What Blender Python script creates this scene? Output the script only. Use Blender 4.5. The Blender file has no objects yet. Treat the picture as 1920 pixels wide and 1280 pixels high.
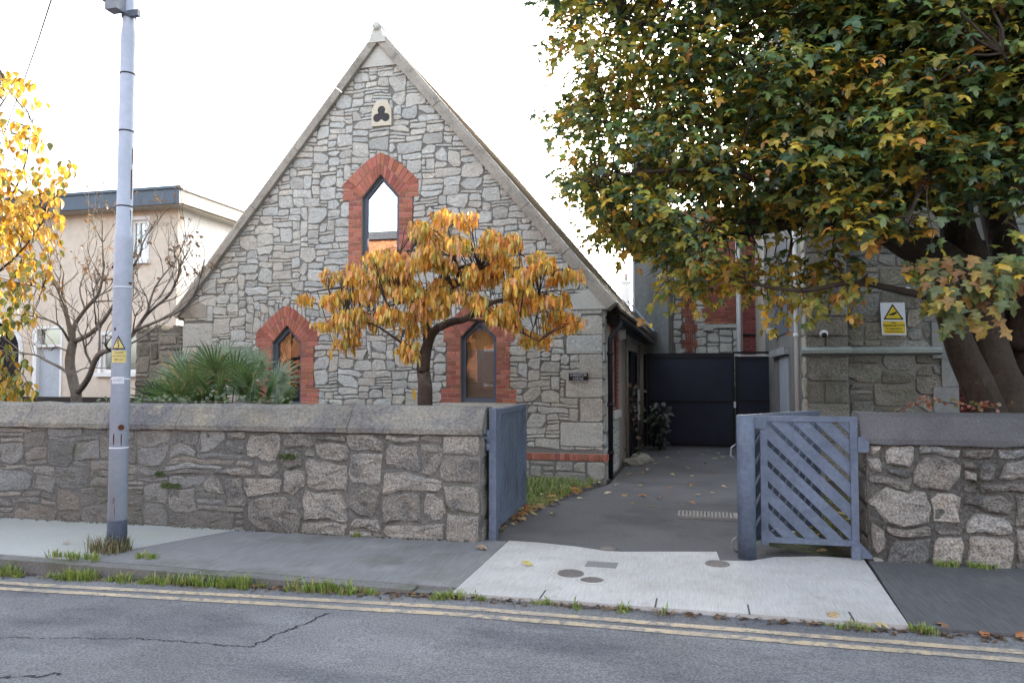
import bpy, bmesh, math, random
from mathutils import Vector, Matrix, noise
R = math.radians
V = Vector
scene = bpy.context.scene
COL = scene.collection
# ---------------------------------------------------------------- camera
F = 1400.0; TH = R(14.1); PT = R(2.54); EYE = 1.6
c_r = V((math.cos(TH), math.sin(TH), 0))
c_f = V((-math.sin(TH)*math.cos(PT), math.cos(TH)*math.cos(PT), math.sin(PT)))
c_u = c_r.cross(c_f)
cd = bpy.data.cameras.new('camera'); cam = bpy.data.objects.new('camera', cd); COL.objects.link(cam)
cd.sensor_width = 36; cd.lens = 36*F/1920; cd.clip_end = 3000; cd.clip_start = .05
m3 = Matrix((c_r, c_u, -c_f)).transposed()
cam.matrix_world = Matrix.Translation((0, 0, EYE)) @ m3.to_4x4()
scene.camera = cam
# ---------------------------------------------------------------- sky, sun, exposure
SUN_AZ = R(10); SUN_EL = R(12)
world = bpy.data.worlds.new('World'); scene.world = world; world.use_nodes = True
nt = world.node_tree; bgn = nt.nodes['Background']
sky = nt.nodes.new('ShaderNodeTexSky'); sky.sky_type = 'NISHITA'; sky.sun_disc = False
sky.sun_elevation = SUN_EL; sky.sun_rotation = SUN_AZ; sky.dust_density = 3.0; sky.air_density = 1.0
hs = nt.nodes.new('ShaderNodeHueSaturation'); hs.inputs['Saturation'].default_value = .44
nt.links.new(sky.outputs[0], hs.inputs['Color']); nt.links.new(hs.outputs[0], bgn.inputs[0])
bgn.inputs[1].default_value = .15
sl = bpy.data.lights.new('sun', 'SUN'); sl.energy = 2.0; sl.angle = R(.6); sl.color = (1, .86, .68)
sun = bpy.data.objects.new('sun', sl); COL.objects.link(sun)
sun.rotation_euler = V((math.sin(SUN_AZ)*math.cos(SUN_EL), math.cos(SUN_AZ)*math.cos(SUN_EL), math.sin(SUN_EL))).to_track_quat('Z', 'Y').to_euler()
vs = scene.view_settings
scene.display_settings.display_device = 'sRGB'
vs.view_transform = 'Standard'; vs.look = 'None'; vs.gamma = 1; vs.use_curve_mapping = False
vs.exposure = 2.88
scene.cycles.max_bounces = 8; scene.cycles.transparent_max_bounces = 16

# ---------------------------------------------------------------- point helpers
def ray(x, y): return c_f + c_r*((x-960)/F) + c_u*((640-y)/F)
def P(x, y, Y):                                   # the point at depth Y
    d = ray(x, y); t = Y/d.y; return V((t*d.x, Y, EYE+t*d.z))
def G(x, y, z=0.0):                               # the point on a level floor
    d = ray(x, y); t = (z-EYE)/d.z; return V((t*d.x, t*d.y, z))
def nz(x, y, z=0.0): return noise.noise(V((x, y, z)))
def lerp(a, b, t): return a+(b-a)*t

# ---------------------------------------------------------------- materials
def mat(name, base, rough=.85, tint=False, big=(.6, .25), fine=(14, .25), second=None, third=None, bump=(40, .25, .01),
        bump2=None, stretch=None, metal=0.0, spec=.3):
    """base colour varied by noise; second/third = (colour, scale, low, high[, stretch]) patches of another colour"""
    m = bpy.data.materials.new(name); m.use_nodes = True
    n = m.node_tree.nodes; l = m.node_tree.links; b = n['Principled BSDF']
    b.inputs['Roughness'].default_value = rough; b.inputs['Metallic'].default_value = metal
    b.inputs['Specular IOR Level'].default_value = spec
    geo = n.new('ShaderNodeNewGeometry')
    def coord(st):
        if not st: return geo.outputs['Position']
        mp = n.new('ShaderNodeMapping'); mp.inputs['Scale'].default_value = st; l.new(geo.outputs['Position'], mp.inputs[0]); return mp.outputs[0]
    def ntex(scale, st=None, det=6, ro=.6):
        t = n.new('ShaderNodeTexNoise'); t.inputs['Scale'].default_value = scale; t.inputs['Detail'].default_value = det
        t.inputs['Roughness'].default_value = ro; l.new(coord(st), t.inputs['Vector']); return t.outputs['Fac']
    def ramp(f, a, b2, lo, hi):
        r = n.new('ShaderNodeMapRange'); r.inputs['From Min'].default_value = a; r.inputs['From Max'].default_value = b2
        r.inputs['To Min'].default_value = lo; r.inputs['To Max'].default_value = hi; l.new(f, r.inputs['Value']); return r.outputs[0]
    def mix(fac, a, b2, mode='MIX'):
        x = n.new('ShaderNodeMix'); x.data_type = 'RGBA'; x.blend_type = mode
        for sock, val in ((x.inputs[0], fac), (x.inputs[6], a), (x.inputs[7], b2)):
            if isinstance(val, (int, float)): sock.default_value = val
            elif isinstance(val, tuple): sock.default_value = (*val, 1)
            else: l.new(val, sock)
        return x.outputs[2]
    col = base
    for p in (second, third):
        if p:
            c2, sc, lo, hi = p[:4]; st = p[4] if len(p) > 4 else None
            col = mix(ramp(ntex(sc, st), lo, hi, 0, 1), col, c2)
    if tint:
        a = n.new('ShaderNodeAttribute'); a.attribute_name = 'tint'
        col = mix(1.0, col, a.outputs['Color'], 'MULTIPLY')
    def val_mul(f, amt):
        nonlocal col
        v = ramp(f, .25, .75, 1-amt, 1+amt*.8); cb = n.new('ShaderNodeCombineColor')
        for i in range(3): l.new(v, cb.inputs[i])
        col = mix(1.0, col, cb.outputs[0], 'MULTIPLY')
    if big: val_mul(ntex(big[0], None, 4), big[1])
    if fine: val_mul(ntex(fine[0], stretch, 5, .7), fine[1])
    if isinstance(col, tuple): b.inputs['Base Color'].default_value = (*col, 1)
    else: l.new(col, b.inputs['Base Color'])
    prev = None
    for bp in (bump, bump2):
        if bp:
            bn = n.new('ShaderNodeBump'); bn.inputs['Strength'].default_value = bp[1]; bn.inputs['Distance'].default_value = bp[2]
            l.new(ntex(bp[0], bp[3] if len(bp) > 3 else stretch, 5, .65), bn.inputs['Height'])
            if prev: l.new(prev, bn.inputs['Normal'])
            prev = bn.outputs[0]
    if prev: l.new(prev, b.inputs['Normal'])
    return m

def leaf_mat(name, trans=.45, gloss=.06):
    m = bpy.data.materials.new(name); m.use_nodes = True
    n = m.node_tree.nodes; l = m.node_tree.links; n.clear()
    out = n.new('ShaderNodeOutputMaterial'); a = n.new('ShaderNodeAttribute'); a.attribute_name = 'tint'
    geo = n.new('ShaderNodeNewGeometry'); t = n.new('ShaderNodeTexNoise'); t.inputs['Scale'].default_value = 25; l.new(geo.outputs['Position'], t.inputs['Vector'])
    mr = n.new('ShaderNodeMapRange'); mr.inputs['From Min'].default_value = .3; mr.inputs['From Max'].default_value = .7
    mr.inputs['To Min'].default_value = .7; mr.inputs['To Max'].default_value = 1.25; l.new(t.outputs['Fac'], mr.inputs['Value'])
    vm = n.new('ShaderNodeVectorMath'); vm.operation = 'SCALE'; l.new(a.outputs['Color'], vm.inputs[0]); l.new(mr.outputs[0], vm.inputs['Scale'])
    d = n.new('ShaderNodeBsdfDiffuse'); tr = n.new('ShaderNodeBsdfTranslucent'); g = n.new('ShaderNodeBsdfGlossy'); g.inputs['Roughness'].default_value = .45
    l.new(vm.outputs[0], d.inputs['Color']); l.new(vm.outputs[0], tr.inputs['Color'])
    m1 = n.new('ShaderNodeMixShader'); m1.inputs[0].default_value = trans; l.new(d.outputs[0], m1.inputs[1]); l.new(tr.outputs[0], m1.inputs[2])
    m2 = n.new('ShaderNodeMixShader'); m2.inputs[0].default_value = gloss; l.new(m1.outputs[0], m2.inputs[1]); l.new(g.outputs[0], m2.inputs[2])
    l.new(m2.outputs[0], out.inputs[0]); return m

def glass_mat(name, refl, tintc=(.9, .95, 1)):
    m = bpy.data.materials.new(name); m.use_nodes = True
    n = m.node_tree.nodes; l = m.node_tree.links; n.clear()
    out = n.new('ShaderNodeOutputMaterial'); t = n.new('ShaderNodeBsdfTransparent'); g = n.new('ShaderNodeBsdfGlossy')
    g.inputs['Roughness'].default_value = .0; g.inputs['Color'].default_value = (*tintc, 1)
    t.inputs['Color'].default_value = (.85, .88, .88, 1)
    x = n.new('ShaderNodeMixShader'); x.inputs[0].default_value = refl
    l.new(t.outputs[0], x.inputs[1]); l.new(g.outputs[0], x.inputs[2]); l.new(x.outputs[0], out.inputs[0]); return m

M = {}
M['granite'] = mat('granite', (.525, .53, .505), tint=True, big=(.45, .16), fine=(42, .4), second=((.45, .445, .41), 5, .5, .75), third=((.62, .62, .58), 9, .58, .8), bump=(20, .8, .03), bump2=(90, .6, .008))
M['mortar'] = mat('mortar', (.215, .213, .204), big=(1.2, .3), fine=(30, .35), bump=(40, .5, .01))
M['fieldstone'] = mat('fieldstone', (.245, .238, .225), tint=True, big=(.6, .35), fine=(60, .95), second=((.135, .14, .148), 3.2, .5, .7), third=((.34, .30, .235), 5, .6, .8), bump=(18, .7, .03), bump2=(75, .6, .012))
M['wall_mortar'] = mat('wall_mortar', (.15, .147, .14), big=(.8, .35), fine=(34, .6), second=((.10, .11, .065), 1.8, .56, .72), third=((.20, .195, .185), 3, .56, .7), bump=(22, .6, .02))
M['pointing'] = mat('pointing', (.125, .122, .115), big=(1.1, .35), fine=(38, .7), second=((.19, .18, .165), 3, .5, .65), third=((.07, .075, .05), 4, .58, .7), bump=(22, 1.0, .035))
M['slatestone'] = mat('slatestone', (.20, .198, .188), tint=True, big=(.55, .45), fine=(45, .75), stretch=(1, 1, 2.2), second=((.25, .255, .25), 3.0, .52, .72), third=((.12, .13, .08), 2.1, .6, .74), bump=(14, .7, .03), bump2=(70, .5, .01))
M['coping'] = mat('coping', (.235, .225, .2), tint=True, big=(1.1, .3), fine=(38, .6), second=((.155, .155, .165), 2.0, .5, .62), third=((.31, .285, .22), 5, .56, .72), bump=(35, .9, .015), bump2=(160, .4, .004))
M['old_coping'] = mat('old_coping', (.34, .315, .28), big=(1.5, .2), fine=(30, .3), second=((.2, .19, .16), 4, .5, .7), bump=(50, .5, .01))
M['pale_stone'] = mat('pale_stone', (.52, .52, .49), big=(1.5, .15), fine=(40, .2), bump=(60, .3, .006))
M['dressed'] = mat('dressed', (.33, .35, .36), tint=True, big=(1.5, .2), fine=(35, .25), bump=(50, .4, .008))
M['brick'] = mat('brick', (.40, .155, .115), tint=True, big=(1.2, .15), fine=(30, .25), second=((.32, .10, .075), 6, .55, .75), bump=(60, .35, .006))
M['brick_joint'] = mat('brick_joint', (.46, .36, .31), fine=(30, .3), bump=None)
M['dark_rubble'] = mat('dark_rubble', (.245, .238, .215), tint=True, big=(.8, .3), fine=(40, .75), second=((.16, .165, .125), 2.5, .5, .7), bump=(18, .9, .03), bump2=(70, .7, .012))
M['frame_grey'] = mat('frame_grey', (.10, .125, .17), rough=.5, big=None, fine=(20, .1), bump=None)
M['white_paint'] = mat('white_paint', (.75, .77, .78), rough=.5, big=None, fine=(15, .08), bump=None)
M['black_metal'] = mat('black_metal', (.012, .013, .018), rough=.45, big=(2, .2), fine=(30, .2), bump=None)
M['gate_black'] = mat('gate_black', (.020, .026, .044), rough=.42, big=(1.2, .25), fine=(20, .15), bump=(3, .1, .01))
M['blue_paint'] = mat('blue_paint', (.125, .157, .222), rough=.55, big=(2.5, .2), fine=(22, .28), second=((.32, .35, .40), 24, .69, .74), third=((.085, .11, .16), 3.5, .5, .72), bump=(60, .15, .003))
M['post_paint'] = mat('post_paint', (.42, .475, .58), rough=.45, big=(3, .12), fine=(18, .12), second=((.30, .35, .44), 18, .66, .74), third=((.22, .10, .05), 5, .72, .76, (3, 3, .7)), bump=(50, .15, .003))
M['post_dark'] = mat('post_dark', (.055, .07, .1), rough=.6, fine=(20, .3), second=((.35, .4, .46), 14, .62, .68), bump=(50, .3, .004))
M['rust'] = mat('rust', (.10, .035, .02), rough=.9, fine=(60, .4))
M['beige'] = mat('beige', (.63, .56, .48), big=(.5, .14), fine=(8, .12), second=((.56, .47, .39), 1.2, .5, .75, (2, 2, .35)), bump=(120, .3, .004))
M['side_render'] = mat('side_render', (.68, .70, .73), big=(.4, .1), fine=(10, .1), bump=(120, .3, .004))
M['fascia'] = mat('fascia', (.10, .135, .18), rough=.6, big=None, fine=(12, .12), bump=None)
M['soffit'] = mat('soffit', (.45, .42, .38), fine=(12, .15), bump=None)
M['door_pale'] = mat('door_pale', (.42, .47, .53), rough=.6, big=(2, .15), fine=(12, .15), bump=None)
M['dark_room'] = mat('dark_room', (.02, .02, .025), bump=None, big=None, fine=None)
M['pebble'] = mat('pebble', (.43, .39, .345), big=(.8, .15), fine=(60, .35), second=((.32, .285, .25), 1.4, .5, .7, (2, 2, .5)), bump=(110, .8, .012))
M['grey_render'] = mat('grey_render', (.21, .215, .21), big=(.5, .2), fine=(9, .2), second=((.13, .135, .13), .8, .5, .7, (1.5, 1.5, .4)), bump=(90, .4, .006))
M['cream_render'] = mat('cream_render', (.60, .56, .50), big=(.5, .15), fine=(9, .2), bump=(90, .4, .006))
M['slate'] = mat('slate', (.36, .32, .265), rough=.55, tint=True, big=(1, .2), fine=(14, .25), bump=(40, .3, .006))
M['lead'] = mat('lead', (.26, .33, .4), rough=.5, fine=(9, .2), bump=None)
M['asphalt'] = mat('asphalt', (.24, .247, .262), rough=.85, big=(.6, .3), fine=(75, .8), second=((.27, .278, .295), .8, .5, .6, (1, 2.4, 1)), third=((.15, .159, .18), .6, .5, .66, (1, 2.5, 1)), bump=(80, 1.0, .018), bump2=(30, .4, .012))
M['drive'] = mat('drive', (.148, .148, .155), big=(.6, .25), fine=(110, .6), second=((.10, .10, .108), .8, .5, .68), third=((.12, .135, .07), 1.7, .63, .75), bump=(120, .8, .01))
M['concrete_pale'] = mat('concrete_pale', (.51, .505, .50), big=(.9, .16), fine=(14, .24), second=((.43, .415, .39), 1.6, .46, .72), third=((.33, .31, .28), 3.5, .6, .8), bump=(12, .5, .012, (7, .3, 1)), bump2=(150, .25, .004), stretch=(7, .35, 1))
M['concrete_mid'] = mat('concrete_mid', (.225, .228, .235), big=(.7, .2), fine=(8, .25), stretch=(6, .4, 1), second=((.165, .16, .15), 1.2, .5, .7), third=((.28, .28, .28), 2.2, .56, .75), bump=(10, .6, .012, (6, .4, 1)), bump2=(120, .4, .005))
M['concrete_light'] = mat('concrete_light', (.38, .39, .38), big=(.7, .15), fine=(60, .2), second=((.36, .375, .33), 1.0, .5, .75), bump=(90, .4, .006))
M['concrete_dark'] = mat('concrete_dark', (.115, .117, .125), big=(.7, .2), fine=(8, .3), stretch=(5, .4, 1), second=((.165, .165, .168), 1.1, .52, .72), bump=(10, .6, .015, (5, .4, 1)), bump2=(120, .4, .005))
M['yellow_line'] = mat('yellow_line', (.53, .43, .30), big=(1.5, .15), fine=(80, .4), second=((.24, .235, .23), 16, .50, .60), third=((.36, .32, .27), 2.2, .46, .66), bump=(120, .6, .006))
M['iron'] = mat('iron', (.22, .205, .195), rough=.7, fine=(90, .5), bump=(90, .9, .012))
M['soil'] = mat('soil', (.06, .045, .03), big=(1.5, .3), fine=(40, .5), bump=(30, .9, .03))
M['ground'] = mat('ground', (.07, .08, .04), big=(.3, .3), fine=(12, .4), bump=(20, .8, .03))
M['bark'] = mat('bark', (.085, .062, .05), tint=False, big=(2, .25), fine=(22, .4), second=((.16, .14, .125), 4, .55, .75), bump=(16, .8, .03, (1, 1, .35)), bump2=(70, .5, .008))
M['dark_bark'] = mat('dark_bark', (.05, .038, .03), big=(1.2, .3), fine=(22, .4), second=((.09, .075, .06), 3, .55, .75), bump=(14, .8, .03, (1, 1, .35)), bump2=(70, .5, .01))
M['twig'] = mat('twig', (.075, .06, .052), fine=(30, .3), bump=None)
M['grey_bark'] = mat('grey_bark', (.19, .17, .15), fine=(25, .35), second=((.09, .075, .065), 5, .5, .7), bump=(30, .6, .01))
M['leaf'] = leaf_mat('autumn_leaf', .38)
M['maple_leaf'] = leaf_mat('maple_leaf', .3, .05)
M['blade'] = leaf_mat('blade', .3, .08)
M['dry_leaf'] = leaf_mat('dry_leaf', .1, .04)
M['glass_up'] = glass_mat('glass_up', .72)
M['glass'] = glass_mat('glass', .13)
M['glass_dull'] = glass_mat('glass_dull', .35)
M['blind'] = mat('blind', (.42, .25, .18), rough=.6, big=None, fine=(9, .2), bump=None)
M['curtain'] = mat('curtain', (.62, .30, .12), rough=.8, big=(2, .2), fine=(10, .25), stretch=(6, 6, .5), bump=None)
M['sign_white'] = mat('sign_white', (.62, .66, .74), rough=.4, big=None, fine=(20, .06), bump=None)
M['sign_yellow'] = mat('sign_yellow', (.62, .47, .03), rough=.4, big=None, fine=(20, .08), bump=None)
M['sign_pale_yellow'] = mat('sign_pale_yellow', (.65, .55, .22), rough=.5, big=None, fine=(30, .15), bump=None)
M['sign_black'] = mat('sign_black', (.012, .012, .014), rough=.5, big=None, fine=None, bump=None)
M['plastic'] = mat('plastic', (.65, .67, .68), rough=.4, big=None, fine=(20, .06), bump=None)

# ---------------------------------------------------------------- mesh builder
def world_base(p):
    b = V((0, 0, 0))
    while p: b += p.location; p = p.parent
    return b
class MB:
    def __init__(s): s.v = []; s.f = []; s.c = []; s.mi = []; s.sm = []
    def add(s, verts, faces, tint=(1, 1, 1), mi=0, smooth=False):
        o = len(s.v); s.v += [V(p) for p in verts]; s.c += [tint]*len(verts)
        for f in faces: s.f.append([i+o for i in f]); s.mi.append(mi); s.sm.append(smooth)
    def box(s, a, b, tint=(1, 1, 1), mi=0):
        x0, y0, z0 = a; x1, y1, z1 = b
        s.add([(x0, y0, z0), (x1, y0, z0), (x1, y1, z0), (x0, y1, z0), (x0, y0, z1), (x1, y0, z1), (x1, y1, z1), (x0, y1, z1)],
              [(3, 2, 1, 0), (4, 5, 6, 7), (0, 1, 5, 4), (1, 2, 6, 5), (2, 3, 7, 6), (3, 0, 4, 7)], tint, mi)
    def prism(s, poly, off, tint=(1, 1, 1), mi=0):     # polygon extruded by off
        n = len(poly); off = V(off); a = [V(p) for p in poly]
        s.add(a+[p+off for p in a], [list(range(n)), list(range(2*n-1, n-1, -1))]+[(i, i+n, (i+1) % n+n, (i+1) % n) for i in range(n)], tint, mi)
    def bar(s, a, b, w, d, up=(0, 0, 1), tint=(1, 1, 1), mi=0):   # rectangular bar a->b, w across, d along the third axis
        a = V(a); b = V(b); t = (b-a).normalized(); x = t.cross(V(up)).normalized(); y = x.cross(t).normalized()
        q = [x*w/2*i+y*d/2*j for i, j in ((-1, -1), (1, -1), (1, 1), (-1, 1))]
        s.prism([a+k for k in q], b-a, tint, mi)
    def tube(s, pts, rad, n=8, tint=(1, 1, 1), mi=0, cap=True, smooth=True, rough=0):
        pts = [V(p) for p in pts]
        if isinstance(rad, (int, float)): rad = [rad]*len(pts)
        vs_ = []; prev = None
        for i, p in enumerate(pts):
            t = (pts[min(i+1, len(pts)-1)]-pts[max(i-1, 0)]).normalized()
            if prev is None: u = t.orthogonal().normalized()
            else:
                u = prev-t*prev.dot(t); u = u.normalized() if u.length > 1e-6 else t.orthogonal().normalized()
            prev = u; w = t.cross(u)
            for k in range(n):
                a = 2*math.pi*k/n; r = rad[i]
                if rough: r *= 1+rough*nz(p.x*4+math.cos(a)*1.3, p.y*4+math.sin(a)*1.3, p.z*2.2)
                vs_.append(p+u*math.cos(a)*r+w*math.sin(a)*r)
        fs = [(i*n+k, i*n+(k+1) % n, (i+1)*n+(k+1) % n, (i+1)*n+k) for i in range(len(pts)-1) for k in range(n)]
        if cap: fs += [list(range(n-1, -1, -1)), [(len(pts)-1)*n+k for k in range(n)]]
        s.add(vs_, fs, tint, mi, smooth)
    def build(s, name, mats, parent=None, **props):
        if not isinstance(mats, (list, tuple)): mats = [mats]
        mats = [M[m] if isinstance(m, str) else m for m in mats]
        if parent: base = world_base(parent)
        else:
            xs = [p.x for p in s.v]; ys = [p.y for p in s.v]; base = V(((min(xs)+max(xs))/2, (min(ys)+max(ys))/2, min(p.z for p in s.v)))
        me = bpy.data.meshes.new(name); me.from_pydata([p-base for p in s.v], [], s.f)
        for m in mats: me.materials.append(m)
        me.polygons.foreach_set('material_index', s.mi); me.polygons.foreach_set('use_smooth', s.sm)
        at = me.color_attributes.new('tint', 'FLOAT_COLOR', 'POINT')
        flat = []
        for c in s.c: flat += [c[0], c[1], c[2], 1.0]
        at.data.foreach_set('color', flat); me.update()
        o = bpy.data.objects.new(name, me); COL.objects.link(o)
        if parent: o.parent = parent
        else: o.location = base
        for k, val in props.items(): o[k] = val
        return o
def thing(name, loc, label, category, group=None):
    o = bpy.data.objects.new(name, None); o.empty_display_size = .3; COL.objects.link(o); o.location = loc
    o['label'] = label; o['category'] = category
    if group: o['group'] = group
    return o
def text_mesh(body, size, origin, xdir, ydir, name, m, parent, align='CENTER', depth=.001, sx=1.0):
    cu = bpy.data.curves.new('tmp', 'FONT'); cu.body = body; cu.size = size; cu.align_x = align; cu.align_y = 'CENTER'; cu.extrude = depth
    cu.resolution_u = 3
    ob = bpy.data.objects.new('tmp', cu); COL.objects.link(ob)
    dg = bpy.context.evaluated_depsgraph_get(); me = bpy.data.meshes.new_from_object(ob.evaluated_get(dg))
    xd = V(xdir); yd = V(ydir); zd = xd.cross(yd)
    mb = MB(); mb.add([V(origin)+xd*v.co.x*sx+yd*v.co.y+zd*v.co.z for v in me.vertices], [list(p.vertices) for p in me.polygons])
    bpy.data.objects.remove(ob); bpy.data.curves.remove(cu); bpy.data.meshes.remove(me)
    return mb.build(name, m, parent)

# ---------------------------------------------------------------- masonry
def clip(poly, a, b, c):                          # keep a*u+b*v<=c
    out = []
    for i in range(len(poly)):
        p, q = poly[i], poly[(i+1) % len(poly)]
        dp = a*p[0]+b*p[1]-c; dq = a*q[0]+b*q[1]-c
        if dp <= 0: out.append(p)
        if (dp < 0 < dq) or (dq < 0 < dp):
            t = dp/(dp-dq); out.append((lerp(p[0], q[0], t), lerp(p[1], q[1], t)))
    return out
def stone(mb, poly, T, depth, bev, rough, tint, seed, mi=0, rings=2):
    n = len(poly)
    if n < 3: return
    cx = sum(p[0] for p in poly)/n; cy = sum(p[1] for p in poly)/n
    def inset(p, b): return (p[0]+max(-b, min(b, cx-p[0])), p[1]+max(-b, min(b, cy-p[1])))
    tu = random.uniform(-.35, .35)*rough; tv = random.uniform(-.35, .35)*rough
    w = max(abs(p[0]-cx) for p in poly)+.01; h = max(abs(p[1]-cy) for p in poly)+.01
    vs_ = []; fs = []
    def dz(p, k): return depth*k+rough*(.9*nz(p[0]*7, p[1]*7, seed)+.6*nz(p[0]*19, p[1]*19, seed))+tu*(p[0]-cx)/w+tv*(p[1]-cy)/h
    vs_ += [T(p[0], p[1], -.012) for p in poly]
    r1 = [inset(p, bev*.3) for p in poly]; vs_ += [T(p[0], p[1], depth*.6) for p in r1]
    r2 = [inset(p, bev) for p in poly]; vs_ += [T(p[0], p[1], dz(p, 1)) for p in r2]
    k = 3
    for j in range(rings):
        f = (j+1)/(rings+1)
        rr = [(lerp(p[0], cx, f), lerp(p[1], cy, f)) for p in r2]; vs_ += [T(p[0], p[1], dz(p, 1.08)) for p in rr]; k += 1
    for j in range(k-1): fs += [(j*n+i, j*n+(i+1) % n, (j+1)*n+(i+1) % n, (j+1)*n+i) for i in range(n)]
    vs_.append(T(cx, cy, dz((cx, cy), 1.1))); c = len(vs_)-1
    fs += [((k-1)*n+i, (k-1)*n+(i+1) % n, c) for i in range(n)]
    mb.add(vs_, fs, tint, mi)
def rubble(mb, W, H, T, cw, ch, sizes, gap=.014, depth=.025, bev=.02, rough=.012, warp=.03, blocked=None, pre=(), clips=(), tintf=None, chamf=.3, seg=.12, mi=0, minarea=.0012):
    nx, ny = int(round(W/cw)), int(round(H/ch)); cw, ch = W/nx, H/ny
    occ = [[False]*nx for _ in range(ny)]
    if blocked:
        for j in range(ny):
            for i in range(nx):
                if blocked((i+.5)*cw, (j+.5)*ch): occ[j][i] = True
    rects = []
    for (x0, y0, x1, y1) in pre:
        rects.append((x0, y0, x1, y1, 1))
        for j in range(ny):
            for i in range(nx):
                if x0-1e-6 <= (i+.5)*cw <= x1+1e-6 and y0-1e-6 <= (j+.5)*ch <= y1+1e-6: occ[j][i] = True
    for j in range(ny):
        i = 0
        while i < nx:
            if occ[j][i]: i += 1; continue
            w, h = random.choice(sizes)
            run = 0
            while i+run < nx and run < w+2 and not occ[j][i+run]: run += 1
            if run <= w+1: w = run if run <= w or run-w == 1 else w
            w = min(w, run); h = min(h, ny-j)
            for hh in range(1, h):
                if any(occ[j+hh][i+q] for q in range(w)): h = hh; break
            for hh in range(h):
                for q in range(w): occ[j+hh][i+q] = True
            rects.append((i*cw, j*ch, (i+w)*cw, (j+h)*ch, 0)); i += w
    for (x0, y0, x1, y1, reg) in rects:
        g = gap/2*random.uniform(.6, 1.5); sd = random.random()*50
        x0 += g; x1 -= g; y0 += g; y1 -= g
        if x1-x0 < .015 or y1-y0 < .015: continue
        mn = min(x1-x0, y1-y0); pts = []
        if random.random() < .3 and not reg: chf = .5
        else: chf = chamf
        cs = [(x0, y0, 1, 0, 0, 1), (x1, y0, 0, 1, -1, 0), (x1, y1, -1, 0, 0, -1), (x0, y1, 0, -1, 1, 0)]
        ring = []
        for (x, y, ax, ay, bx, by) in cs:
            c = mn*random.choice([.03, .05, .1, .2, chf])*(.35 if reg else 1)
            c2 = c*random.uniform(.6, 2.2)
            if c2 > .45*max(x1-x0, y1-y0): c2 = c
            ring.append((x+bx*c, y+by*c)); ring.append((x+ax*c2, y+ay*c2))
        for a in range(len(ring)):
            p, q = ring[a], ring[(a+1) % len(ring)]; L = math.hypot(q[0]-p[0], q[1]-p[1]); k = max(1, int(L/seg))
            for t in range(k): pts.append((lerp(p[0], q[0], t/k), lerp(p[1], q[1], t/k)))
        ws = warp*(.15 if reg else 1); jt = min(.008, mn*.06)*(.4 if reg else 1)
        pts = [(p[0]+ws*(nz(p[0]*2.3, p[1]*2.3, 3.1)+.5*nz(p[0]*6, p[1]*6, 1.1))+random.uniform(-jt, jt),
                p[1]+ws*(nz(p[0]*2.0, p[1]*2.6, 8.7)+.5*nz(p[0]*5, p[1]*5, 5.1))+random.uniform(-jt, jt)) for p in pts]
        for cl in clips: pts = clip(pts, *cl)
        if len(pts) < 3: continue
        ar = abs(sum(pts[i][0]*pts[(i+1) % len(pts)][1]-pts[(i+1) % len(pts)][0]*pts[i][1] for i in range(len(pts))))/2
        if ar < minarea: continue
        cxy = ((x0+x1)/2, (y0+y1)/2)
        stone(mb, pts, T, depth*random.uniform(.75, 1.35), min(bev, mn*.35), rough*(.6 if reg else 1), tintf(*cxy) if tintf else (1, 1, 1), sd, mi)
def grey_tint(amt=.16, warm=.06):
    def f(u=0, v=0):
        b = 1+random.uniform(-amt, amt)+(random.random() < .12)*random.uniform(-.22, -.05)
        w = random.uniform(-warm, warm)
        return (b*(1+w), b, b*(1-w))
    return f
def slab_with_holes(mb, outer, holes, T, thick, tint=(1, 1, 1), mi=0):
    bm = bmesh.new(); loops = [outer]+holes; edges = []
    for lp in loops:
        vs_ = [bm.verts.new((p[0], p[1], 0)) for p in lp]
        for i in range(len(vs_)): edges.append(bm.edges.new((vs_[i], vs_[(i+1) % len(vs_)])))
    bmesh.ops.triangle_fill(bm, use_beauty=True, use_dissolve=False, edges=edges, normal=(0, 0, 1))
    bm.verts.index_update()
    mb.add([T(v.co.x, v.co.y, 0) for v in bm.verts], [[v.index for v in f.verts] for f in bm.faces], tint, mi); bm.free()
    for lp in loops:
        n = len(lp)
        mb.add([T(p[0], p[1], 0) for p in lp]+[T(p[0], p[1], -thick) for p in lp], [(i, (i+1) % n, (i+1) % n+n, i+n) for i in range(n)], tint, mi)
def inpoly(x, y, poly):
    c = False; n = len(poly)
    for i in range(n):
        x0, y0 = poly[i]; x1, y1 = poly[i-1]
        if (y0 > y) != (y1 > y) and x < (x1-x0)*(y-y0)/(y1-y0)+x0: c = not c
    return c
def brick_tint(u=0, v=0):
    b = random.uniform(.68, 1.22); return (b, b*random.uniform(.88, 1.1), b*random.uniform(.85, 1.1))
def brick_block(mb, x0, x1, z0, z1, T, depth=.02, back=.0, joint=.009):
    """one brick on the wall plane"""
    t = brick_tint(); j = joint/2; b = .004
    x0 += j; x1 -= j; z0 += j; z1 -= j
    o = [(x0, z0), (x1, z0), (x1, z1), (x0, z1)]; i_ = [(x0+b, z0+b), (x1-b, z0+b), (x1-b, z1-b), (x0+b, z1-b)]
    d = depth+random.uniform(-.002, .002)
    mb.add([T(*p, -back) for p in o]+[T(*p, d-b) for p in o]+[T(*p, d) for p in i_],
           [(k, (k+1) % 4, (k+1) % 4+4, k+4) for k in range(4)]+[(k+4, (k+1) % 4+4, (k+1) % 4+8, k+8) for k in range(4)]+[(8, 9, 10, 11)], t)
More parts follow.
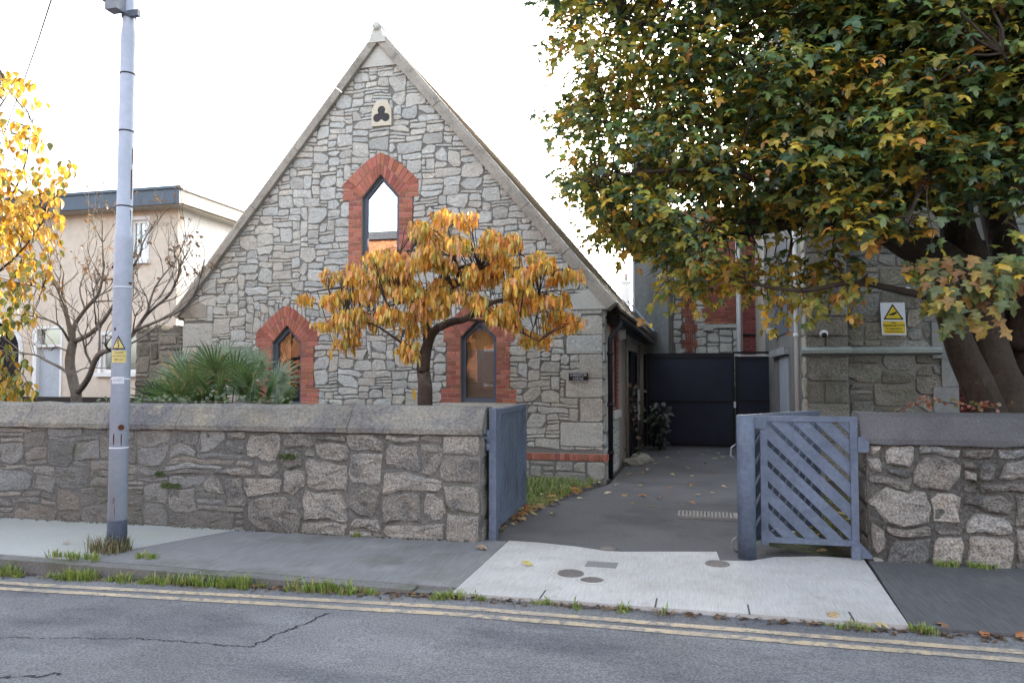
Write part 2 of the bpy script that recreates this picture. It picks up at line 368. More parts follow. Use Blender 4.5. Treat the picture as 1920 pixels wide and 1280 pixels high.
def brick_quad(mb, q, T, depth=.02, shrink=.0055, back=.15):
    cx = sum(p[0] for p in q)/4; cz = sum(p[1] for p in q)/4
    def ins(p, s): 
        d = math.hypot(cx-p[0], cz-p[1]); return (p[0]+(cx-p[0])*s/d, p[1]+(cz-p[1])*s/d)
    o = [ins(p, shrink) for p in q]; i_ = [ins(p, shrink+.005) for p in q]; d = depth+random.uniform(-.002, .002)
    mb.add([T(*p, -back) for p in o]+[T(*p, d-.004) for p in o]+[T(*p, d) for p in i_],
           [(k, (k+1) % 4, (k+1) % 4+4, k+4) for k in range(4)]+[(k+4, (k+1) % 4+4, (k+1) % 4+8, k+8) for k in range(4)]+[(8, 9, 10, 11)], brick_tint())

# ================================================================ ground
random.seed(5)
RZ = lambda x: -.022-.095*max(0, min(1, (-1.6-x)/4))       # the road falls a little towards the left
DZ = lambda y: 0 if y < 9 else -.17*min(1, (y-9)/10)   # the driveway falls gently towards the back
KY = 5.30
mb = MB(); mb.add([(-900, -900, -.35), (900, -900, -.35), (900, 900, -.35), (-900, 900, -.35)], [(0, 1, 2, 3)])
mb.build('ground', 'ground', kind='structure')
mb = MB()
xs = [-80, -30, -12, -8, -5.6, -4.6, -3.6, -2.6, -1.6, 0, 2, 4, 8, 20, 80]
vv = [(x, y, RZ(x)) for x in xs for y in (-6.5, KY+.06)]
mb.add(vv, [(2*i, 2*i+2, 2*i+3, 2*i+1) for i in range(len(xs)-1)])
road = mb.build('road', 'asphalt', kind='structure')
def strip(mb, pts, w, lift, mi=0, zf=RZ):
    pts = [V((p[0], p[1], 0)) for p in pts]; L = []
    for i, p in enumerate(pts):
        t = (pts[min(i+1, len(pts)-1)]-pts[max(i-1, 0)]).normalized(); nrm = V((-t.y, t.x, 0)); ww = w if isinstance(w, (int, float)) else w[i]
        for s in (-1, 1):
            q = p+nrm*s*ww/2; L.append((q.x, q.y, zf(q.x)+lift))
    mb.add(L, [(2*i, 2*i+2, 2*i+3, 2*i+1) for i in range(len(pts)-1)], mi=mi)
for k, yy in enumerate((5.03, 4.885)):
    mb = MB(); pts = []
    for i in range(160):
        x = -30+i*.3
        pts.append((x, yy+.012*nz(x*.5, 3.3+k*.4)+.008*nz(x*2, k*3), 0))
    strip(mb, pts, [.075+.012*nz(p[0]*3, k*9.) for p in pts], .004)
    mb.build('yellow_line', 'yellow_line', kind='structure')
# cracks sealed in the carriageway
mb = MB()
def crack(a, b, w, n=26, amp=.04):
    pts = []
    for i in range(n+1):
        t = i/n; p = V(a).lerp(V(b), t); pts.append((p.x+amp*nz(t*7, a[0])+.012*random.uniform(-1, 1), p.y+amp*nz(t*7+9, a[1])+.012*random.uniform(-1, 1)))
    strip(mb, pts, [w*random.choice([.25, .5, .8, 1.1, 1.7]) for _ in pts], .003)
g = lambda x, y: G(x, y, -.08)
crack(g(615, 1160), g(470, 1222), .013, 60); crack(g(470, 1222), g(250, 1200), .009, 70); crack(g(250, 1200), g(-100, 1190), .007, 90)
crack(g(120, 1268), g(-50, 1278), .016)
mb.build('road_crack', mat('crack', (.03, .032, .038), fine=(60, .3)), kind='structure')
# garden soil and lower ground behind the walls
mb = MB()
def sheet(mb, x0, x1, y0, y1, zf, nx=20, ny=20, mi=0):
    vs_ = [(lerp(x0, x1, i/nx), lerp(y0, y1, j/ny), zf(lerp(x0, x1, i/nx), lerp(y0, y1, j/ny))) for j in range(ny+1) for i in range(nx+1)]
    mb.add(vs_, [(j*(nx+1)+i, j*(nx+1)+i+1, (j+1)*(nx+1)+i+1, (j+1)*(nx+1)+i) for j in range(ny) for i in range(nx)], mi=mi, smooth=True)
sheet(mb, -30, -2.3, 7.1, 15.5, lambda x, y: -.02+.05*nz(x*.7, y*.7), 60, 20)
sheet(mb, 1.2, 20, 7.2, 13.0, lambda x, y: .0+.06*nz(x*.7, y*.7), 40, 20)
mb.build('garden_soil', 'soil', kind='structure')
# driveway
mb = MB(); n = 40
rows = []
for j in range(n+1):
    y = lerp(6.6, 24, j/n)
    xl = -2.15 if y < 8.8 else lerp(-2.1, -1.35, min(1, (y-8.8)/2.4))
    xr = 1.36 if y < 7.4 else (.62 if y < 9.5 else lerp(.62, 1.7, min(1, (y-9.5)/2.5)))
    rows.append([(lerp(xl, xr, i/12), y, DZ(y)+.012*nz(lerp(xl, xr, i/12)*1.5, y*1.2)-.012) for i in range(13)])
mb.add([p for r_ in rows for p in r_], [(j*13+i, j*13+i+1, (j+1)*13+i+1, (j+1)*13+i) for j in range(n) for i in range(12)], smooth=True)
mb.build('driveway', 'drive', kind='structure')
# pavement slabs (top z=0) with a kerb face to the road
def pave(name, poly, m, lift=0.0):
    mb = MB(); top = [V((p[0], p[1], lift)) for p in poly]
    mb.prism([p-V((0, 0, .3)) for p in top], (0, 0, .3)); return mb.build(name, m, kind='structure')
pave('pavement', [(-80, KY+.13), (-5.28, KY+.13), (-5.02, 6.0), (-4.6, 7.0), (-80, 7.0)], 'concrete_light', .003)
pave('pavement', [(-5.272, KY+.13), (-1.79, KY+.13), (-1.815, 7.03), (-4.592, 7.03), (-5.012, 6.0)], 'concrete_mid')
pave('pavement', [(1.285, KY+.008), (80, KY+.13), (80, 7.15), (1.40, 7.15)], 'concrete_dark')
# kerb: granite blocks along the left pavement
mb = MB(); x = -24.0
while x < -1.8:
    L = min(random.uniform(.8, 1.1), -1.785-x)
    a = KY+.012*nz(x*1.3, 2); b_ = KY+.012*nz((x+L)*1.3, 2)
    t = random.uniform(.85, 1.1)
    mb.prism([(x+.006, a, -.3), (x+L-.006, b_, -.3), (x+L-.006, KY+.125, -.3), (x+.006, KY+.125, -.3)], (0, 0, .296-.02*max(0, (x+2.8)) ), (t, t, t)); x += L
mb.build('kerb', mat('kerbstone', (.17, .17, .165), tint=True, fine=(50, .35), second=((.10, .11, .07), 2.5, .5, .68), bump=(30, .6, .012)), kind='structure')
mb = MB()
apoly = [(-1.78, KY-.02), (-1.80, 7.04), (-1.5, 7.03), (-1.15, 6.96), (-.88, 6.86), (-.70, 6.85), (-.2, 6.98), (.13, 7.06), (.15, 6.74), (.40, 6.78), (.62, 6.98), (1.0, 7.10), (1.36, 7.10), (1.275, KY+.0)]
mb.prism([V((p[0], p[1], -.3)) for p in apoly], (0, 0, .306))
mb.build('concrete_apron', 'concrete_pale', kind='structure')
mb = MB()
for x in (-1.13, -.32, .30, .95): mb.box((x, KY-.015, .0055), (x+.012, KY+.2, .0075))
mb.build('apron_joint', mat('joint', (.08, .08, .08)), kind='structure')

# ================================================================ stone lodge
random.seed(11)
GY = 11.6; GX0, GX1 = -9.03, -1.46; AX = (GX0+GX1)/2; AZ = 7.30; EZ = 2.78; BZ = -.1
SL = (AZ-EZ)/(AX-GX0)
lodge = thing('stone_lodge', (AX, GY, 0), 'grey granite lodge with a steep gable, brick framed pointed windows and slate roof', 'house')
TG = lambda u, v, d: V((GX0+u, GY-d, BZ+v))         # wall plane of the gable: u from the left, v from the base
W = GX1-GX0; H = AZ-BZ
# window shapes in (x, z): opening polygons and outlines of the brickwork
def opening(cx, hw, z0, zs, za): return [(cx-hw, z0), (cx+hw, z0), (cx+hw, zs), (cx, za), (cx-hw, zs)]
wins = [dict(cx=-5.20, hw=.335, z0=3.10, zs=4.60, za=4.98, jw=.25, hl=.69, hz0=4.56, hz1=4.85, ha=5.36, base=0),
        dict(cx=-6.93, hw=.28, z0=1.06, zs=2.15, za=2.45, jw=.245, hl=.60, hz0=2.09, hz1=2.33, ha=2.80, base=1.36),
        dict(cx=-3.47, hw=.30, z0=1.145, zs=2.20, za=2.50, jw=.235, hl=.60, hz0=2.13, hz1=2.37, ha=2.84, base=1.36)]
def outline(w, sh=0):
    cx = w['cx']; j = w['hw']+w['jw']-sh; hl = w['hl']-sh; o = []
    z0 = w['z0']
    if w['base']: o += [(cx-j-.1, z0), (cx+j+.1, z0), (cx+j+.1, w['base']), (cx+j, w['base'])]
    else: o += [(cx-j, z0), (cx+j, z0)]
    o += [(cx+j, w['hz0']+sh), (cx+hl, w['hz0']+sh), (cx+hl, w['hz1']-sh)]
    for t in (.25, .5, .75): o.append((cx+hl*(1-t), lerp(w['hz1'], w['ha'], math.sin(t*1.45)/math.sin(1.45)*.6+t*.4)-sh))
    o.append((cx, w['ha']-sh))
    for t in (.75, .5, .25): o.append((cx-hl*(1-t), lerp(w['hz1'], w['ha'], math.sin(t*1.45)/math.sin(1.45)*.6+t*.4)-sh))
    o += [(cx-hl, w['hz1']-sh), (cx-hl, w['hz0']+sh), (cx-j, w['hz0']+sh)]
    if w['base']: o += [(cx-j, w['base']), (cx-j-.1, w['base'])]
    return o
outl = [outline(w, .03) for w in wins]
tref = [(-5.37, 5.81), (-5.01, 5.81), (-5.01, 6.10), (-5.09, 6.24), (-5.29, 6.24), (-5.37, 6.10)]
holes = [[(x-GX0, z-BZ) for x, z in opening(w['cx'], w['hw'], w['z0'], w['zs'], w['za'])] for w in wins]
mb = MB()
slab_with_holes(mb, [(0, 0), (W, 0), (W, EZ-BZ), (AX-GX0, H), (0, EZ-BZ)], holes, TG, .4, mi=1)
pre = []
z = .58                                             # dressed quoins up the right corner, smaller ones up the left
alt = 0
while z < 2.42:
    h = random.choice([.26, .30, .34, .38]); w_ = (.62, .36)[alt % 2]*random.uniform(.9, 1.12); pre.append((W-w_, z, W, min(z+h, 2.62))); z += h; alt += 1
pre.append((W-.60, 2.64, W, 2.86))
pre += [(0, 2.2, .62, 2.62), (0, 1.72, .34, 2.2), (0, 1.3, .55, 1.72)]
def blk(u, v):
    x, z = u+GX0, v+BZ
    if z > EZ+.02 and z > EZ+SL*min(x-GX0, GX1-x)+.05: return True
    if z < .46: return True
    return any(inpoly(x, z, o) for o in outl) or inpoly(x, z, tref)
sizes = [(2, 1), (3, 1), (4, 1), (5, 1), (6, 1), (1, 1), (2, 2), (3, 2), (3, 2), (4, 2), (4, 2), (5, 2), (6, 2), (3, 3), (4, 3), (4, 3), (5, 3), (2, 3), (5, 4), (4, 4), (4, 5)]
k1 = (-SL, 1, EZ-BZ); k2 = (SL, 1, EZ-BZ+SL*W)
rubble(mb, W, H, TG, .075, .054, sizes, gap=.008, depth=.02, bev=.010, rough=.012, warp=.045, seg=.09, blocked=blk, pre=pre, clips=[k1, k2, (1, 0, W), (-1, 0, 0)], tintf=grey_tint(.08, .04))
mb.build('gable_wall', ['granite', 'mortar'], lodge)
# plinth below the brick band, standing slightly proud
mb = MB(); TP = lambda u, v, d: V((GX0+u, GY-.05-d, BZ+v))
mb.box((GX0, GY-.05, BZ-.2), (GX1+.05, GY+.01, .26), mi=1)
rubble(mb, W+.05, .36, TP, .1, .09, [(2, 1), (3, 2), (4, 2), (5, 2), (3, 4), (2, 2)], gap=.018, depth=.02, warp=.025, tintf=lambda u, v: (lambda t: (t*.72, t*.7, t*.68))(random.uniform(.8, 1.15)))
mb.build('plinth', ['granite', 'mortar'], lodge)
mb = MB(); x = GX0
mb.box((GX0, GY-.055, .264), (GX1+.055, GY-.01, .374), mi=1)
while x < GX1+.03:
    brick_block(mb, x, min(x+.075, GX1+.06), .264, .376, lambda u, v, d: V((u, GY-.05-d, v)), .02); x += .075
for y in [GY-.05+.075*i for i in range(7)]: brick_block(mb, y, y+.075, .264, .376, lambda u, v, d: V((GX1+.055+d, u, v)), .02)
mb.build('brick_band', ['brick', 'brick_joint'], lodge)
# brick surrounds, frames and panes
TW = lambda x, z, d: V((x, GY-.018-d, z))
for wi, w in enumerate(wins):
    mb = MB(); cx, hw, jw, hl = w['cx'], w['hw'], w['jw'], w['hl']
    # backing of the joints
    ol = outline(w, .006); op = opening(cx, hw+.004, w['z0'], w['zs'], w['za']+.004)
    L = [ol[0]] ; n_o = len(ol)
    slab_with_holes(mb, [(p[0], p[1]) for p in outline(w, .006)], [[(p[0], p[1]+(.004 if i < 2 else 0)) for i, p in enumerate(op)]], lambda u, v, d: V((u, GY-.024-d, v)), .14, mi=1)
    rh = .0755; z = w['z0']; r_ = 0
    while z < w['hz0']-.02:
        z1 = min(z+rh, w['hz0'])
        for s in (-1, 1):
            wid = jw+(.1 if w['base'] and z < w['base']-.02 else 0)
            cut = (wid*.66 if r_ % 2 else wid*.34)
            for a, b_ in ((0, cut), (cut, wid)):
                xa, xb = cx+s*(hw+a), cx+s*(hw+b_); brick_block(mb, min(xa, xb), max(xa, xb), z, z1, TW, .014, .15)
        z = z1; r_ += 1
    while z < w['hz1']-.02:                         # springing courses
        z1 = min(z+rh, w['hz1'])
        for s in (-1, 1):
            xi = hw if z < w['zs'] else hw*(1-(z-w['zs'])/(w['za']-w['zs']))
            wid = hl-hw; c0 = wid*(.5 if r_ % 2 else .33)
            for a, b_ in ((hw, hw+c0), (hw+c0, hl)):
                brick_block(mb, min(cx+s*a, cx+s*b_), max(cx+s*a, cx+s*b_), z, z1, TW, .014, .15)
        z = z1; r_ += 1
    # arch: two rings of voussoirs on each side
    n = 8
    ext = lambda t: (hl*(1-t), lerp(w['hz1'], w['ha'], math.sin(t*1.45)/math.sin(1.45)*.6+t*.4))
    inn = lambda t: (hw*(1-t), lerp(w['zs'], w['za'], t))
    for s in (-1, 1):
        for i in range(n):
            for (f0, f1) in ((0, .5), (.5, 1)):
                q = []
                for t, f in ((i/n, f0), ((i+1)/n, f0), ((i+1)/n, f1), (i/n, f1)):
                    a = inn(t); b_ = ext(t); q.append((cx+s*lerp(a[0], b_[0], f), lerp(a[1], b_[1], f)))
                if s == 1: q = q[::-1]
                brick_quad(mb, q[::-1], TW, .016)
    mb.build('brick_surround', ['brick', 'brick_joint'], lodge)
    # frame
    fy = GY+.085; fw = .065
    fr = MB(); o = opening(cx, hw, w['z0'], w['zs'], w['za']); i_ = opening(cx, hw-fw, w['z0']+fw*1.2, w['zs']-.012, w['za']-fw*1.45)
    n = 5
    A = [V((p[0], fy-.03, p[1])) for p in o]; B = [V((p[0], fy-.03, p[1])) for p in i_]; C_ = [V((p[0], fy+.04, p[1])) for p in i_]
    fr.add(A+B+C_, [(i, (i+1) % n, (i+1) % n+n, i+n) for i in range(n)]+[(i+n, (i+1) % n+n, (i+1) % n+2*n, i+2*n) for i in range(n)])
    fo = fr.build('window', 'frame_grey', lodge)
    pn = MB(); pn.add([(p[0], fy, p[1]) for p in i_], [list(range(5))]); pn.build('pane', 'glass_up' if wi == 0 else 'glass', fo)
    if wi == 0:
        si = MB(); si.box((cx-hw-.02, GY-.05, w['z0']-.07), (cx+hw+.02, GY+.15, w['z0'])); si.build('sill', 'dressed', fo)
    else:
        si = MB(); si.box((cx-hw-jw-.1, GY-.06, w['z0']-.1), (cx+hw+jw+.1, GY+.15, w['z0']-.002)); si.build('sill', 'pale_stone', fo)
    if wi == 2:
        bl = MB(); z = w['z0']+.05
        while z < 2.0:
            bl.box((cx-hw+.05, fy+.05, z), (cx+hw-.05, fy+.062, z+.024)); z += .036
        bl.build('blind', 'blind', fo)
    if wi == 1:
        cu = MB(); k = 24; vs_ = []
        for i in range(k+1):
            x = lerp(cx-hw+.03, cx-.02, i/k); d = .012*math.sin(i*1.3)
            vs_ += [(x, fy+.07+d, w['z0']), (x, fy+.07+d, w['za'])]
        cu.add(vs_, [(2*i, 2*i+2, 2*i+3, 2*i+1) for i in range(k)], smooth=True); cu.build('curtain', 'curtain', fo)
    if wi == 2:
        cu = MB(); cu.box((cx-hw+.03, fy+.10, 2.0), (cx+hw-.03, fy+.12, w['za'])); cu.build('pelmet', 'curtain', fo)
# trefoil vent: pale stone with three lobes cut in it
mb = MB(); lob = []
cxt, czt = -5.19, 6.0
for (ox, oz, a0, a1) in ((0, .08, -40, 220), (-.08, -.05, 85, 330), (.08, -.05, 210, 455)):
    for i in range(10):
        a = R(lerp(a1, a0, i/9) if False else lerp(a0, a1, i/9)); lob.append((cxt+ox+(.072)*math.cos(a), czt+oz+.072*math.sin(a)))
slab_with_holes(mb, [(x, z) for x, z in tref], [lob], lambda u, v, d: V((u, GY-.035-d, v)), .12)
tv = mb.build('trefoil_vent', mat('vent_stone', (.66, .61, .50), fine=(40, .2)), lodge)
mb = MB(); mb.add([(p[0], GY-.001-.0285, p[1]) for p in [(-5.33, 5.84), (-5.05, 5.84), (-5.05, 6.1), (-5.12, 6.21), (-5.26, 6.21), (-5.33, 6.1)]], [list(range(6))]); mb.build('vent_panel', mat('vent_dark', (.06, .06, .065)), tv)
# pale triangle stone under the apex
mb = MB(); mb.prism([(AX-.36, GY-.045, AZ-.46), (AX+.36, GY-.045, AZ-.46), (AX, GY-.045, AZ-.02)], (0, .03, 0)); mb.build('apex_stone', 'pale_stone', lodge)
# coping stones up both rakes
mb = MB(); ra = math.atan(SL); Ln = math.hypot(AX-GX0, AZ-EZ)
for s in (-1, 1):
    d0 = V((-s*math.cos(ra), 0, math.sin(ra))); nn = V((s*math.sin(ra), 0, math.cos(ra)))
    foot = V((AX+s*(AX-GX0+.02), 0, EZ-.02)); t = -.16; k = 0
    while t < Ln:
        L = min(random.uniform(.9, 1.3), Ln+.02-t)
        if L < .3: L = Ln+.02-t
        a = foot+d0*(t+.004); b_ = foot+d0*(t+L-.004); w0 = random.uniform(-.008, .008)
        th = .125
        sec = [(GY-.11+w0, -.05), (GY-.11+w0, th*.55), (GY-.06+w0, th), (GY+.32, th), (GY+.32, -.05)]
        va = [V((a.x, y, a.z))+nn*h for y, h in sec]; vb = [V((b_.x, y, b_.z))+nn*h for y, h in sec]
        mb.add(va+vb, [(0, 1, 2, 3, 4), (9, 8, 7, 6, 5)]+[(i, (i+1) % 5, (i+1) % 5+5, i+5) for i in range(5)]); t += L
mb.build('gable_coping', 'old_coping', lodge)
mb = MB(); mb.prism([(AX-.15, GY-.13, AZ-.08), (AX+.15, GY-.13, AZ-.08), (AX+.08, GY-.13, AZ+.15), (AX-.08, GY-.13, AZ+.15)], (0, .45, 0))
mb.tube([(AX, GY-.16, AZ+.19), (AX, GY+.40, AZ+.19)], .07, 12); mb.build('ridge_finial', 'pale_stone', lodge)
# kneelers at the eaves
for s, x in ((1, GX1), (-1, GX0)):
    mb = MB(); mb.prism([(x-s*.5, GY-.045, EZ-.16), (x+s*.06, GY-.045, EZ-.16), (x+s*.14, GY-.045, EZ-.05), (x-s*.06, GY-.045, EZ+.22), (x-s*.5, GY-.045, EZ+.05)], (0, .36, 0)); mb.build('kneeler', 'pale_stone' if s == 1 else 'old_coping', lodge)
# roof slopes in slate courses
BY = 20.6; mb = MB()
for s in (-1, 1):
    d0 = V((-s*math.cos(ra), 0, math.sin(ra))); nn = V((s*math.sin(ra), 0, math.cos(ra))); foot = V((AX+s*(AX-GX0+.2), 0, EZ-.24))+nn*.10
    t = 0; r_ = 0; Lr = Ln+.28
    while t < Lr:
        y = GY+.3 - (.15 if r_ % 2 else 0)
        while y < BY:
            y1 = min(y+.30, BY); ya = max(y, GY+.3)
            a = foot+d0*t+nn*.035; b_ = foot+d0*min(t+.26, Lr)+nn*.012; q = random.uniform(.7, 1.15); th = nn*.045
            vs_ = [V((a.x, ya+.002, a.z)), V((a.x, y1-.002, a.z)), V((b_.x, y1-.002, b_.z)), V((b_.x, ya+.002, b_.z))]
            mb.add(vs_+[p-th for p in vs_], [(0, 1, 2, 3), (0, 4, 5, 1), (1, 5, 6, 2), (3, 7, 4, 0)], (q, q*random.uniform(.94, 1), q*random.uniform(.85, 1))); y = y1
        t += .2; r_ += 1
    a = foot; b_ = foot+d0*Lr                       # boarding under the slates
    mb.add([V((a.x, GY+.2, a.z)), V((a.x, BY, a.z)), V((b_.x, BY, b_.z)), V((b_.x, GY+.2, b_.z))], [(0, 1, 2, 3)], (.5, .5, .5))
ro = mb.build('roof', 'slate', lodge)
# side walls, back wall
SX = GX1
mb = MB()
mb.box((SX-.3, GY+.42, -.5), (SX, BY, EZ-.02)); mb.box((GX0, GY+.42, -.5), (GX0+.3, BY, EZ-.02))
mb.prism([(GX0, BY-.3, -.5), (GX1, BY-.3, -.5), (GX1, BY-.3, EZ), (AX, BY-.3, AZ-.1), (GX0, BY-.3, EZ)], (0, .25, 0))
mb.build('side_wall', 'pebble', lodge)
# stone return of the front corner
mb = MB(); TS = lambda u, v, d: V((SX+d, GY+u, BZ+v)); mb.box((SX-.35, GY+.02, BZ), (SX+.004, GY+.42, EZ-.03), mi=1)
rubble(mb, .42, EZ-BZ-.06, TS, .105, .07, [(4, 4), (4, 5), (2, 4), (4, 3)], gap=.016, depth=.02, warp=.01, tintf=grey_tint(.12, .04))
for y0 in (): pass
mb.build('corner_stone', ['granite', 'mortar'], lodge)
# side window with brick surround
mb = MB(); T2 = lambda u, v, d: V((SX+d, u, v))
wy0, wy1 = 12.75, 13.35
for sgn, (ya, yb) in ((0, (wy0-.22, wy0)), (1, (wy1, wy1+.24))):
    z = .98; k = 0
    while z < 2.2:
        brick_block(mb, ya, yb, z, z+.0755, T2, .05+.0, .0); z += .0755; k += 1
cy = (wy0+wy1)/2
for i in range(7):
    for s in (-1, 1):
        t0, t1 = i/7, (i+1)/7; f = lambda t, hw, z0, za: (cy+s*hw*(1-t), lerp(z0, za, math.sin(t*1.3)/math.sin(1.3)))
        q = [f(t0, .30, 2.2, 2.46), f(t1, .30, 2.2, 2.46), f(t1, .53, 2.2, 2.70), f(t0, .53, 2.2, 2.70)]
        brick_quad(mb, q, T2, .05)
mb.build('brick_surround', ['brick', 'brick_joint'], lodge)
mb = MB(); mb.prism([(SX+.01, wy0, .98), (SX+.01, wy1, .98), (SX+.01, wy1, 2.2), (SX+.01, cy, 2.46), (SX+.01, wy0, 2.2)], (.012, 0, 0)); so = mb.build('window', 'frame_grey', lodge)
mb = MB(); mb.add([(SX+.026, wy0+.06, 1.04), (SX+.026, wy1-.06, 1.04), (SX+.026, wy1-.06, 2.17), (SX+.026, cy, 2.37), (SX+.026, wy0+.06, 2.17)], [(0, 1, 2, 3, 4)]); mb.build('pane', 'dark_room', so)
mb = MB(); mb.box((SX, wy0-.25, .86), (SX+.09, wy1+.25, .978)); mb.build('sill', 'pale_stone', so)
mb = MB(); TSu = lambda u, v, d: V((SX+.012+d, 12.04+u, BZ+v)); mb.box((SX-.02, 12.04, BZ), (SX+.012, 13.65, .86), mi=1)
rubble(mb, 1.6, .95, TSu, .12, .08, [(2, 2), (3, 2), (3, 3), (4, 3)], depth=.02, tintf=grey_tint(.15)); mb.build('side_plinth', ['granite', 'mortar'], lodge)
# side door
mb = MB(); mb.box((SX-.01, 15.9, -.2), (SX+.05, 16.0, 2.06)); mb.box((SX-.01, 17.5, -.2), (SX+.05, 17.6, 2.06)); mb.box((SX-.01, 15.9, 2.0), (SX+.052, 17.6, 2.1)); dr = mb.build('side_door', 'dark_room', lodge)
mb = MB(); mb.box((SX-.01, 16.0, -.2), (SX+.012, 17.5, 2.0)); mb.build('door_leaf', 'black_metal', dr)
mb = MB(); mb.box((SX, 17.63, .55), (SX+.09, 17.8, 1.25)); mb.build('meter_box', 'white_paint', lodge)
# gutter, downpipes
mb = MB(); ex = AX+(AX-GX0+.2); ez = EZ-.30
mb.tube([(ex+.05, GY+.25, ez), (ex+.05, BY, ez-.03)], .06, 10); mb.box((SX-.02, GY+.42, ez-.05), (ex+.02, BY, ez+.1)); mb.build('gutter', 'black_metal', lodge)
mb = MB(); px_ = SX+.1; py_ = GY+.14
mb.tube([(ex+.05, GY+.3, ez-.02), (ex+.05, GY+.22, ez-.1), (px_, py_, ez-.32), (px_, py_, ez-.5), (px_, py_, -.02)], .04, 10)
for z in (1.9, 1.1, .35): mb.tube([(px_, py_, z), (px_, py_, z+.06)], .052, 10)
mb.build('downpipe', 'black_metal', lodge)
M['old_pipe'] = mat('old_pipe', (.30, .26, .22), fine=(20, .2))
for y, r_ in ((14.9, .028), (18.4, .04), (18.9, .035), (19.4, .04)): mb = MB(); mb.tube([(SX+.06, y, 2.35), (SX+.06, y, -.1)], r_, 8); mb.build('wall_pipe', 'old_pipe', lodge)
# lead flashing where the roof meets the tall wall
mb = MB(); d0 = V((-math.cos(ra), 0, math.sin(ra))); foot = V((ex-.0, 0, EZ-.2)); nn = V((math.sin(ra), 0, math.cos(ra)))
q = [foot+nn*.17, foot+d0*1.0+nn*.17]
mb.prism([(q[0].x, BY-1.5, q[0].z), (q[0].x, BY-.02, q[0].z), (q[1].x, BY-.02, q[1].z), (q[1].x, BY-1.5, q[1].z)], nn*.04); mb.build('lead_flashing', 'lead', lodge)
# name plaque
pq = thing('name_plaque', (-1.83, GY-.03, 1.49), 'small black plaque lettered CHARLESTON LODGE on the granite corner', 'sign')
mb = MB(); mb.box((-1.985, GY-.062, 1.495), (-1.685, GY-.035, 1.635)); mb.build('plate', 'sign_black', pq)
mb = MB()
for a, b_ in (((-1.98, 1.50), (-1.69, 1.506)), ((-1.98, 1.624), (-1.69, 1.63))): mb.box((a[0], GY-.0635, a[1]), (b_[0], GY-.0618, b_[1]))
mb.build('border', 'sign_white', pq)
text_mesh('CHARLESTON', .058, (-1.835, GY-.0632, 1.592), (1, 0, 0), (0, 0, 1), 'lettering', 'sign_white', pq, sx=.72)
text_mesh('LODGE', .058, (-1.835, GY-.0632, 1.537), (1, 0, 0), (0, 0, 1), 'lettering', 'sign_white', pq, sx=.85)
# white lamp on the side wall
wl = thing('wall_light', (SX, 13.95, 2.25), 'small white box light on the side wall under the gutter', 'light')
mb = MB(); mb.box((SX+.005, 13.88, 2.24), (SX+.06, 14.02, 2.46)); mb.build('housing', 'plastic', wl)
mb = MB(); mb.box((SX+.06, 13.90, 2.26), (SX+.13, 14.0, 2.44)); mb.build('cover', 'white_paint', wl)
# ================================================================ stone pier beside the lodge
random.seed(21)
mb = MB(); x0, x1 = -10.15, GX0-.02; TPi = lambda u, v, d: V((x0+u, 11.75-d, -.1+v))
mb.box((x0, 11.75, -.3), (x1, 12.3, 2.40), mi=1)
rubble(mb, x1-x0, 2.48, TPi, .1, .085, [(2, 1), (3, 2), (4, 3), (5, 3), (4, 4), (3, 1)], gap=.025, depth=.03, rough=.02, tintf=lambda u, v: (lambda t: (t, t*.97, t*.93))(random.uniform(.75, 1.3)))
for i in range(14):
    x = lerp(x0, x1, i/14); mb.box((x+.005, 11.72+random.uniform(0, .03), 2.385), (x+(x1-x0)/14-.005, 12.28, 2.40+random.uniform(.03, .11)), (.9, .88, .85))
mb.build('stone_wall', ['dark_rubble', 'mortar'], label='short rough stone wall joining the left end of the lodge', category='wall')

# ================================================================ front boundary walls
random.seed(31)
def yl(x): return 6.955+.0285*(x+2.04)
bw = thing('boundary_wall', (-5, 6.95, 0), 'long weathered stone boundary wall with concrete coping left of the driveway', 'wall')
LX0, LX1 = -16.0, -2.06; LW = LX1-LX0
TL = lambda u, v, d: V((LX0+u, yl(LX0+u)-d, -.06+v))
mb = MB()
mb.prism([(LX0, yl(LX0), -.2), (LX1, yl(LX1), -.2), (LX1, yl(LX1)+.42, -.2), (LX0, yl(LX0)+.42, -.2)], (0, 0, 1.24), mi=2)
def ltint(u, v):
    x = LX0+u; t = random.uniform(.75, 1.25); w = random.uniform(-.05, .07); return (t*(1+w), t, t*(1-w))
UG = 11.2                                             # granite towards the gate, slaty rubble farther left
rubble(mb, LW, 1.08, TL, .11, .06, [(3, 1), (4, 1), (5, 1), (7, 1), (2, 1), (3, 2), (4, 3), (5, 2), (4, 4), (3, 4), (5, 4), (2, 2), (6, 1), (3, 3)], gap=.012, depth=.008, bev=.014, rough=.02, warp=.06, seg=.07, blocked=lambda u, v: u > UG+.25*math.sin(v*9), clips=[(1, 0, LW)], tintf=ltint, mi=1, chamf=.35)
pre = []; z = .02; a = 0
while z < 1.0:
    h = (.30, .27, .26, .22)[a]; w_ = (.36, .30, .42, .40)[a]; pre.append((LW-w_, z, LW, z+h)); z += h+.005; a += 1
    if a > 3: break
rubble(mb, LW, 1.08, TL, .125, .098, [(2, 1), (3, 2), (4, 2), (3, 3), (4, 3), (3, 3), (2, 2), (1, 1), (4, 3), (5, 4)], gap=.024, depth=.02, bev=.022, rough=.03, warp=.07, blocked=lambda u, v: u <= UG+.25*math.sin(v*9), pre=pre, clips=[(1, 0, LW)], tintf=lambda u, v: (lambda t: (t*1.03, t, t*.95))(random.uniform(.8, 1.3)), mi=0, chamf=.4, seg=.06)
